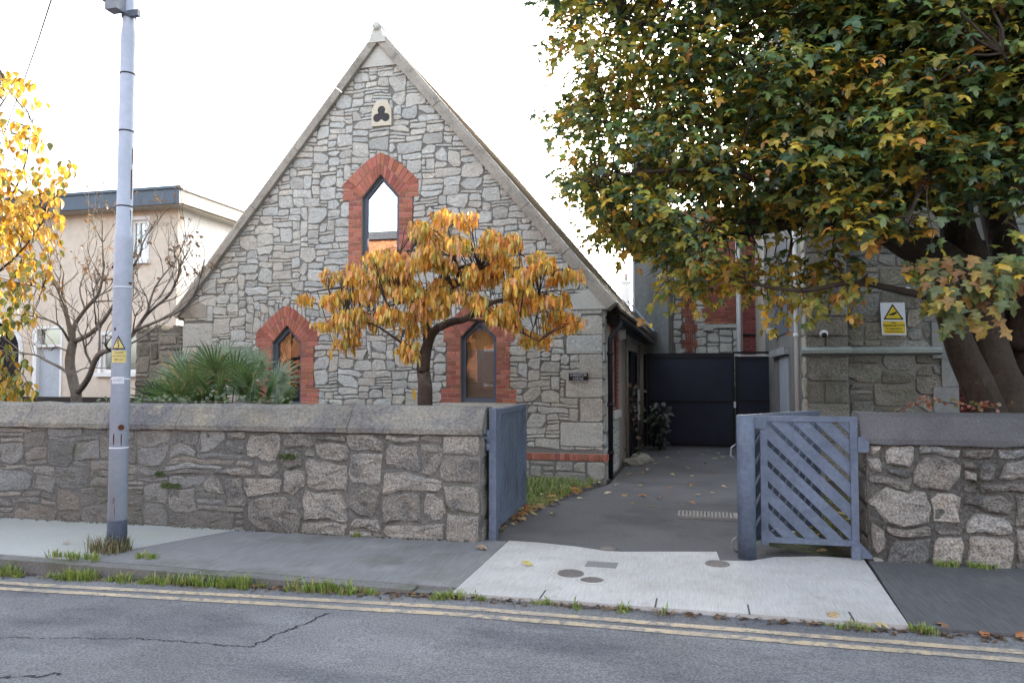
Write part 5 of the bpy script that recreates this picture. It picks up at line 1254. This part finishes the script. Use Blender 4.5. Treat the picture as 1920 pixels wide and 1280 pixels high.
for (cx, cy, rx, ry, n) in ((20, 200, 70, 60, 60), (-10, 280, 90, 60, 90), (40, 350, 80, 45, 90), (-20, 400, 90, 60, 110), (70, 400, 48, 40, 60), (40, 460, 70, 45, 90), (-20, 520, 80, 50, 90), (60, 520, 45, 35, 36), (10, 590, 60, 35, 60), (-40, 650, 60, 60, 60), (20, 690, 34, 36, 40), (40, 730, 26, 20, 26), (0, 740, 40, 16, 30), (-150, 300, 120, 120, 150), (-180, 480, 130, 120, 150), (-90, 150, 90, 70, 90), (110, 330, 24, 20, 16), (75, 275, 22, 30, 16), (-200, 620, 100, 80, 80), (15, 150, 30, 20, 14), (125, 310, 14, 12, 8), (-75, 60, 55, 60, 60), (-60, 120, 50, 50, 50), (-130, 30, 70, 60, 60)):
    for i in range(n):
        u, v, w = rnd(-1, 1), rnd(-1, 1), rnd(-1, 1)
        if u*u+v*v > 1.1: continue
        p = P(cx+u*rx, cy+v*ry, YY-.3+w*.6); low = max(0, min(1, (cy+v*ry-430)/150))
        if i % 3 == 0:
            q = min(allp, key=lambda a: (a-p).length_squared); wd.tube(bend(q, p, .03, 4, .02), rad(5, .006, .0025), 4)
        for k in range(2):
            a = rnd(0, 6.28); o = V((math.cos(a), math.sin(a), 0)); c = jit(random.choice(yg if random.random() < .12+.45*low else yp), .2)
            ovate(lv, p+o*.03, V((0, 0, -1))+o*rnd(.2, 1), o+V((0, 0, .5)), rnd(.09, .15), rnd(.06, .095), c)
wd.build('trunk', 'bark', yt); lv.build('crown', 'leaf', yt)

# ---------------------------------------------------------------- bare tree
random.seed(94)
NY = 9.6; bt = thing('bare_tree', (P(143, 755, NY).x, NY, 0), 'almost leafless spreading tree with grey branches behind the wall beside the lamp post', 'tree')
wd = MB(); lv = MB(); tips = []
b0 = P(143, 755, NY)
limb(wd, [V((b0.x, NY, -.1)), b0, P(138, 720, NY), P(131, 680, NY), P(137, 640, NY)], .085, .062, 10)
starts = [([P(137, 645, NY), P(128, 600, NY), P(118, 560, NY), P(105, 530, NY), P(70, 490, NY+.2)], .045), ([P(137, 640, NY), P(140, 610, NY), P(160, 580, NY), P(185, 550, NY-.2), P(195, 500, NY-.2)], .04),
          ([P(140, 640, NY), P(170, 625, NY-.2), P(195, 600, NY-.3), P(225, 550, NY-.4), P(250, 500, NY-.4)], .04), ([P(146, 735, NY), P(165, 710, NY-.3), P(185, 665, NY-.5), P(225, 650, NY-.6), P(250, 625, NY-.7), P(275, 590, NY-.7), P(310, 560, NY-.7)], .048),
          ([P(134, 705, NY), P(115, 690, NY+.3), P(85, 675, NY+.5), P(65, 665, NY+.6), P(20, 660, NY+.8)], .03), ([P(250, 620, NY-.7), P(300, 600, NY-.8), P(340, 580, NY-.9), P(365, 550, NY-.9)], .024), ([P(275, 590, NY-.7), P(290, 540, NY-.6), P(320, 500, NY-.5)], .02),
          ([P(130, 640, NY), P(110, 610, NY-.3), P(75, 595, NY-.5), P(40, 590, NY-.6)], .02), ([P(131, 660, NY), P(105, 650, NY+.2), P(93, 656, NY+.3), P(78, 630, NY+.4)], .016), ([P(140, 700, NY), P(160, 690, NY+.4), P(200, 690, NY+.6)], .015), ([P(160, 580, NY), P(150, 540, NY+.3), P(165, 500, NY+.5)], .02)]
def grow(p, d, L, r, depth):
    if depth == 0 or r < .0016: tips.append(p); return
    n = 4; pts = [p]; q = p.copy(); dd = d.normalized()
    for i in range(n):
        dd = (dd+V((rnd(-1, 1), rnd(-1, 1), rnd(-.5, .9)))*.22).normalized(); q = q+dd*L/n; pts.append(q)
    wd.tube(pts, rad(n+1, r, r*.6), 6 if r > .01 else 4)
    for k in range(random.choice([2, 2, 3])):
        i = random.choice([2, 3, 4, 4]); ax = V((rnd(-1, 1), rnd(-1, 1), rnd(-.2, 1.0)))
        grow(pts[i], dd*.8+ax*.75, L*rnd(.55, .85), r*rnd(.5, .68), depth-1)
for pts, r in starts:
    s = sm(pts, 4); wd.tube(s, rad(len(s), r, r*.35), 8, rough=.12)
    for i in range(4, len(s), 2):
        if random.random() < .85: grow(s[i], (s[i]-s[i-1]).normalized()+V((rnd(-.9, .9), rnd(-.9, .9), rnd(-.1, .9))), rnd(.36, .6), lerp(r, r*.35, i/len(s))*.5, 5)
    grow(s[-1], s[-1]-s[-3], .5, r*.4, 5)
for p in tips:
    if p.z > 2.9 and random.random() < .12:
        for k in range(random.randint(1, 3)): ovate(lv, p+V((rnd(-1, 1), rnd(-1, 1), rnd(-1, 1)))*.02, V((rnd(-1, 1), rnd(-1, 1), rnd(-1, .3))), V((rnd(-1, 1), -1, .5)), rnd(.04, .075), rnd(.025, .045), jit(random.choice([(.25, .13, .06), (.33, .18, .06), (.18, .11, .06)]), .2))
wd.build('trunk', 'grey_bark', bt); lv.build('crown', 'leaf', bt)

# ---------------------------------------------------------------- fan palm clump
random.seed(95)
fp = thing('fan_palm', (-6.5, 8.6, 0), 'bushy green fan palm spreading behind the wall under the left pointed window', 'palm')
def frond(base, hub, nrm, Lf, spread, col):
    mb = MB(); mb.tube(bend(base, hub, .06, 5), rad(6, .011, .007), 5, jit((.10, .12, .04)))
    t = (hub-base).normalized(); n_ = (nrm-t*nrm.dot(t)).normalized(); s = t.cross(n_); k = 32
    for i in range(k):
        a = lerp(-spread, spread, i/(k-1)); d = (t*math.cos(a)+s*math.sin(a)).normalized(); L = Lf*(1-.25*abs(a)/spread)*rnd(.9, 1.08); w = .026
        e = n_.cross(d).normalized(); dr = rnd(.08, .28); c = jit(col, .2)
        if random.random() < .04: c = (.3, .26, .1)
        vs_ = []
        for f, ww in ((.0, .5), (.35, 1), (.7, .7), (1, .05)):
            q = hub+d*L*f+n_*(-.0)+V((0, 0, -dr*L*f*f*f)); vs_ += [q+e*w*ww/1.6+n_*w*.35*ww, q, q-e*w*ww/1.6+n_*w*.35*ww]
        fs = []
        for j in range(3): fs += [(3*j, 3*j+1, 3*j+4, 3*j+3), (3*j+1, 3*j+2, 3*j+5, 3*j+4)]
        mb.add(vs_, fs, c, 0, True)
    mb.build('frond', 'blade', fp)
pg = [(.10, .18, .06), (.12, .20, .065), (.07, .135, .065), (.14, .21, .12)]
for (bx, hx_, hy, Y, an) in ((430, 360, 735, 8.2, 0), (430, 400, 715, 8.5, 0), (430, 440, 715, 8.3, 0), (420, 340, 700, 8.9, 0), (440, 465, 725, 8.0, 0), (440, 500, 742, 7.9, 0), (430, 375, 690, 9.1, 0), (450, 450, 685, 9.2, 0), (330, 315, 740, 8.6, 0), (330, 300, 755, 8.3, 0), (440, 415, 745, 7.8, 0), (440, 480, 700, 8.8, 0), (440, 385, 755, 7.8, 0), (440, 520, 720, 8.6, 0), (430, 345, 755, 8.0, 0), (450, 530, 760, 8.1, 0), (330, 335, 725, 9.2, 0), (430, 420, 690, 8.7, 0), (430, 390, 735, 7.9, 0), (430, 450, 740, 8.5, 0), (430, 355, 715, 8.4, 0), (430, 470, 752, 7.7, 0), (430, 405, 700, 8.1, 0), (430, 330, 750, 7.9, 0)):
    base = P(bx, 800, 8.6); base.z = .7; hub = P(hx_, hy, Y)
    frond(base, hub, V((rnd(-.5, .5), -1, rnd(.2, .9))), rnd(.40, .60), R(rnd(95, 125)), random.choice(pg))
frond(P(465, 760, 9.4), P(462, 690, 9.6), V((.2, -1, .1)), .36, R(60), (.11, .15, .05))
mb = MB(); mb.tube([(-6.4, 8.6, -.1), (-6.4, 8.6, .75)], [.14, .11], 10, rough=.2); mb.build('trunk', 'bark', fp)
# ---------------------------------------------------------------- creepers and small plants
random.seed(96)
def creeper(name, pts, n, size, cols, label, cat, spread=.06, m='blade', up=.5):
    s = sm(pts, 6); mb = MB(); mb.tube(s, .006, 5, (.12, .08, .05))
    for i in range(n):
        p = random.choice(s)+V((rnd(-1, 1)*spread*2, rnd(-1, 1)*spread, rnd(-.6, 1)*spread)); c = jit(random.choice(cols), .2)
        ovate(mb, p, V((rnd(-1, 1), rnd(-1, .4), rnd(-.8, .6))), V((rnd(-.5, .5), -1, up)), rnd(.7, 1.2)*size, rnd(.6, .9)*size, c)
    return mb.build(name, M[m], label=label, category=cat)
ivyc = [(.06, .10, .03), (.09, .14, .04), (.05, .085, .035)]
creeper('ivy', [(-6.5, 7.12, 1.29), (-6.1, 7.1, 1.30), (-5.6, 7.15, 1.30), (-4.9, 7.2, 1.3), (-4.4, 7.2, 1.3)], 190, .05, ivyc, 'low green ivy trailing along the top of the left wall', 'ivy', .07)
creeper('creeper', [(1.75, 7.55, 1.26), (2.0, 7.5, 1.36), (2.3, 7.55, 1.33), (2.6, 7.6, 1.30)], 60, .045, [(.26, .09, .04), (.22, .12, .03), (.16, .15, .04), (.28, .07, .04)], 'reddish creeper sprig on top of the right wall', 'creeper', .05)
creeper('climber', [(SX+.1, 15.0, -.1), (SX+.09, 15.1, .8), (SX+.1, 15.3, 1.4), (SX+.12, 15.8, 1.0), (SX+.14, 15.4, .5)], 60, .09, [(.20, .08, .04), (.10, .09, .04), (.07, .09, .03)], 'straggly climber on the rendered side wall by the dark door', 'climber', .1)
sb = thing('shrub', (-.95, 17.9, -.15), 'dark green shrub at the foot of the black gate', 'shrub')
mb = MB(); tw = MB()
for i in range(260):
    d = V((rnd(-1, 1), rnd(-1, 1), rnd(-1, 1)))
    if d.length > 1: continue
    p = V((-.93, 17.9, .45))+V((d.x*.22, d.y*.3, d.z*.55)); ovate(mb, p, V((d.x, d.y-.3, rnd(-1, .3))), V((d.x, -1, .6)), rnd(.12, .2), rnd(.07, .11), jit(random.choice([(.025, .038, .018), (.035, .05, .02), (.05, .055, .02)]), .2))
for i in range(7): tw.tube(bend((-.93, 17.9, -.2), V((-.93+rnd(-.25, .25), 17.9+rnd(-.2, .2), rnd(.4, .95))), 0, 4, .03), rad(5, .012, .005), 5)
mb.build('foliage', 'blade', sb); tw.build('stem', 'twig', sb)
# loose edging stones and plant by the side door
for i, (x, y, r_, lab) in enumerate(((-1.22, 14.3, .14, 'flat grey edging stone nearest the street at the side wall foot'), (-1.10, 14.9, .13, 'rounded stone with yellow leaves beside the side door'), (-1.2, 15.5, .12, 'small grey stone at the side door threshold'))):
    bm = bmesh.new(); bmesh.ops.create_icosphere(bm, subdivisions=3, radius=1)
    mb = MB(); mb.add([V((x, y, DZ(y)+.03))+V((v.co.x*r_*1.5, v.co.y*r_*1.3, v.co.z*r_*.75))*(1+.25*nz(v.co.x*1.7+i*5, v.co.y*1.7, v.co.z*1.7)) for v in bm.verts], [[v.index for v in f.verts] for f in bm.faces], (.7, .68, .62)); bm.free()
    mb.build('edging_stone', 'granite', label=lab, category='stone', group='edging stones along the side wall')

# ---------------------------------------------------------------- grass and weeds
random.seed(97)
gc = [(.19, .31, .04), (.23, .35, .05), (.14, .25, .04), (.28, .31, .08), (.34, .31, .14)]
def blades(mb, p, n, h, spread, cols):
    for i in range(n):
        a = rnd(0, 6.28); o = V((math.cos(a), math.sin(a), 0)); q = p+o*rnd(0, spread); L = h*rnd(.5, 1.2); ln = o*rnd(.1, .7)*L; w = rnd(.003, .006); s = V((-o.y, o.x, 0))*w
        if random.random() < .5: s = V((w, 0, 0))
        c = jit(random.choice(cols), .2)
        mb.add([q-s, q+s, q+ln*.35+V((0, 0, L*.6))+s*.8, q+ln*.35+V((0, 0, L*.6))-s*.8, q+ln+V((0, 0, L*.92))], [(0, 1, 2, 3), (3, 2, 4)], c, 0, True)
mb = MB()
dens = lambda x: (1.0 if -6.2 < x < -4.55 else .9 if -4.3 < x < -2.6 else .35 if x < -1.7 else .12)
x = -9.0
while x < 1.4:
    d = dens(x)*max(0, .35+1.6*nz(x*2.2, 6.6)+.3)
    if random.random() < d*.75:
        for k in range(2): blades(mb, V((x+rnd(-.04, .04), KY-.02-rnd(0, .08), RZ(x))), random.randint(8, 16), rnd(.03, .115)*(1.0 if d > .5 else .6), .05, gc)
    x += .018
for k in range(16): blades(mb, V((-5.25+rnd(-.35, .2), KY+.14+rnd(-.02, .05), 0)), 12, .07, .05, gc)
for (x, y) in ((1.33, 5.27), (1.37, 5.25), (2.05, 7.03), (2.2, 7.03), (2.3, 7.02), (1.95, 7.02), (-4.75, 5.62), (-4.65, 5.63), (-3.3, 6.88)): blades(mb, V((x, y, RZ(x) if y < 5.29 else 0)), 40, .06, .06, gc)
for k in range(70): p = LP+V((rnd(-.14, .16), rnd(-.2, .02), 0)); blades(mb, p, 4, rnd(.05, .2), .04, [(.20, .17, .08), (.14, .15, .05), (.24, .2, .11)])
mb.build('kerb_grass', 'blade', kind='stuff', label='tufts of grass and weeds growing along the kerb and post foot', category='grass')
mb = MB()
def verge_in(x, y): return x < -1.95+(y-8.3)*.16+.04*nz(y*3, 2) and x < -1.42
for k in range(900):
    x, y = rnd(-3.6, -1.4), rnd(8.7, 11.3)
    if verge_in(x, y): blades(mb, V((x, y, -.0)), 7, rnd(.04, .10), .06, gc)
for k in range(500):
    x, y = rnd(1.0, 2.6), rnd(7.7, 10.5)
    blades(mb, V((x, y, .0)), 6, rnd(.03, .09), .06, [(.12, .15, .03), (.16, .18, .04)])
mb.build('grass', 'blade', kind='stuff', label='rough grass verge beside the driveway', category='grass')
mb = MB()                                             # moss and weeds in the joints of the left wall
for (px_, py_, n, w_) in ((540, 858, 26, .10), (320, 912, 30, .12), (300, 890, 14, .05), (125, 890, 40, .14), (130, 840, 14, .08)):
    p = G(px_, py_, 0); 
    d = ray(px_, py_); t = (yl(-5)-.03)/d.y; c = V((t*d.x, t*d.y, EYE+t*d.z))
    for i in range(n*3): blades(mb, c+V((rnd(-w_, w_), rnd(-.01, .01), rnd(-.02, .02))), 2, .04, .015, [(.07, .12, .025), (.09, .14, .03)])
for i in range(260):
    x = rnd(-9, -2.1); blades(mb, V((x, yl(x)-.03-rnd(0, .03), 0)), 3, rnd(.01, .03), .03, [(.06, .08, .03), (.09, .10, .04), (.08, .06, .04)])
mb.build('moss', 'blade', kind='stuff', label='small moss and weed tufts in the joints of the left wall', category='moss')

# ---------------------------------------------------------------- fallen leaves
random.seed(98)
def leaf_obj(p, L, c, lab, grp, shape):
    mb = MB(); a = rnd(0, 6.28); (maple(mb, p+V((0, 0, .03)), V((math.cos(a), math.sin(a), rnd(-.15, .15))), V((rnd(-.3, .3), rnd(-.5, .1), 1)), L, c, rnd(.15, .7)) if shape else ovate(mb, p+V((0, 0, .02)), V((math.cos(a), math.sin(a), .0)), V((rnd(-.3, .3), -.2, 1)), L, L*.5, c))
    lo = min(v.z for v in mb.v)
    for v in mb.v: v.z += p.z-lo+.003
    return mb.build('fallen_leaf', 'dry_leaf', label=lab, category='leaf', group=grp)
dryc = [(.42, .30, .14), (.5, .40, .22), (.34, .18, .07), (.40, .26, .10), (.55, .48, .30)]
lb = 'dry fallen leaf lying on the dark driveway'; gp = 'fallen leaves on the driveway'
for (px_, py_) in ((1200, 910), (1105, 915), (1160, 912), (1255, 916), (1260, 926), (1300, 915), (1335, 927), (1080, 935), (1050, 945), (1185, 945), (1220, 947), (1275, 948), (1292, 942), (1235, 936), (1030, 965), (1170, 932), (1310, 930), (1210, 930), (1350, 912), (1120, 905), (1145, 925), (1255, 890), (1290, 880), (1320, 870), (1340, 860), (1310, 852), (1345, 850), (1230, 870), (1215, 880), (1280, 862), (1360, 858), (1250, 858), (1330, 846), (1270, 850), (1200, 885), (1240, 846), (1180, 892), (1340, 885), (1300, 895), (1225, 900)):
    z = 0
    for _ in range(3):
        q = G(px_+0, py_, z); z = DZ(q.y)-.01
    leaf_obj(G(px_+rnd(-3, 3), py_+rnd(-2, 2), z), rnd(.07, .13), jit(random.choice(dryc), .2), lb, gp, random.random() < .6)
for i in range(46):
    y = rnd(7.6, 12.5); x = .56+rnd(-.12, .06) if y < 9.5 else lerp(.56, 1.5, (y-9.5)/3)+rnd(-.15, .05)
    leaf_obj(V((x, y, DZ(y)-.01+rnd(0, .02))), rnd(.08, .14), jit(random.choice(dryc), .2), 'curled brown leaf heaped along the right edge of the driveway', 'leaves along the driveway edge', True)
for i in range(40):
    y = rnd(7.4, 11); x = -1.95+(y-8.3)*.14+rnd(-.12, .06); x = min(x, -1.35)
    leaf_obj(V((x, y, DZ(y)+rnd(0, .02))), rnd(.08, .14), jit(random.choice([(.42, .2, .05), (.34, .13, .05), (.3, .18, .08), (.5, .3, .08)]), .2), 'brown leaf lying along the grass verge of the driveway', 'leaves along the verge', True)
for (px_, py_, L, c, lab) in ((985, 1062, .10, (.55, .45, .12), 'pale yellow leaf on the left part of the concrete apron'), (897, 1030, .12, (.34, .25, .17), 'curled brown leaf on the pavement by the wall end'), (1565, 1168, .13, (.45, .33, .18), 'broad pale leaf on the kerb edge below the apron'), (1640, 1178, .12, (.5, .42, .22), 'pale leaf in the gutter right of the apron'), (1850, 1187, .14, (.36, .16, .07), 'rust brown leaf on the kerb at the far right'), (1905, 1197, .12, (.38, .18, .09), 'brown leaf in the gutter at the right edge'), (120, 1020, .06, (.4, .2, .08), 'tiny orange leaf on the pale pavement'), (1770, 1178, .10, (.25, .14, .08), 'dark brown leaf in the right gutter')):
    leaf_obj(G(px_, py_, .004 if py_ < 1150 else -.03), L, c, lab, None or 'single leaves near the kerb', True)
p = G(428, 1130, -.09); leaf_obj(p, .09, (.42, .17, .06), 'orange brown leaf on the yellow lines', 'single leaves near the kerb', False)
mb = MB()                                             # leaf litter in the gutter, too fine to count
for i in range(900):
    x = random.choice([rnd(-6, -1.6), rnd(-4, -1.7), rnd(1.3, 4), rnd(-1.6, 1.3)]); y = KY-.02-abs(random.gauss(0, .05)); a = rnd(0, 6.28)
    ovate(mb, V((x, y, RZ(x)+.006+rnd(0, .012))), V((math.cos(a), math.sin(a), 0)), V((rnd(-.4, .4), rnd(-.4, .4), 1)), rnd(.02, .06), rnd(.012, .03), jit(random.choice([(.09, .06, .035), (.14, .09, .05), (.2, .12, .06), (.06, .045, .03)]), .3))
for i in range(420):
    y = rnd(7.3, 10.5); x = random.choice([-1.95+(y-8.3)*.14+rnd(-.3, .05), 1.3+rnd(-.6, .9)]); x = min(x, 2.2); a = rnd(0, 6.28)
    if -1.35 < x < .6: continue
    ovate(mb, V((x, y, .008+rnd(0, .02))), V((math.cos(a), math.sin(a), 0)), V((rnd(-.4, .4), rnd(-.4, .4), 1)), rnd(.04, .10), rnd(.025, .06), jit(random.choice(dryc+[(.2, .1, .05)]), .3))
mb.build('leaf_litter', 'dry_leaf', kind='stuff', label='fine leaf litter and grit in the gutter', category='leaf litter')
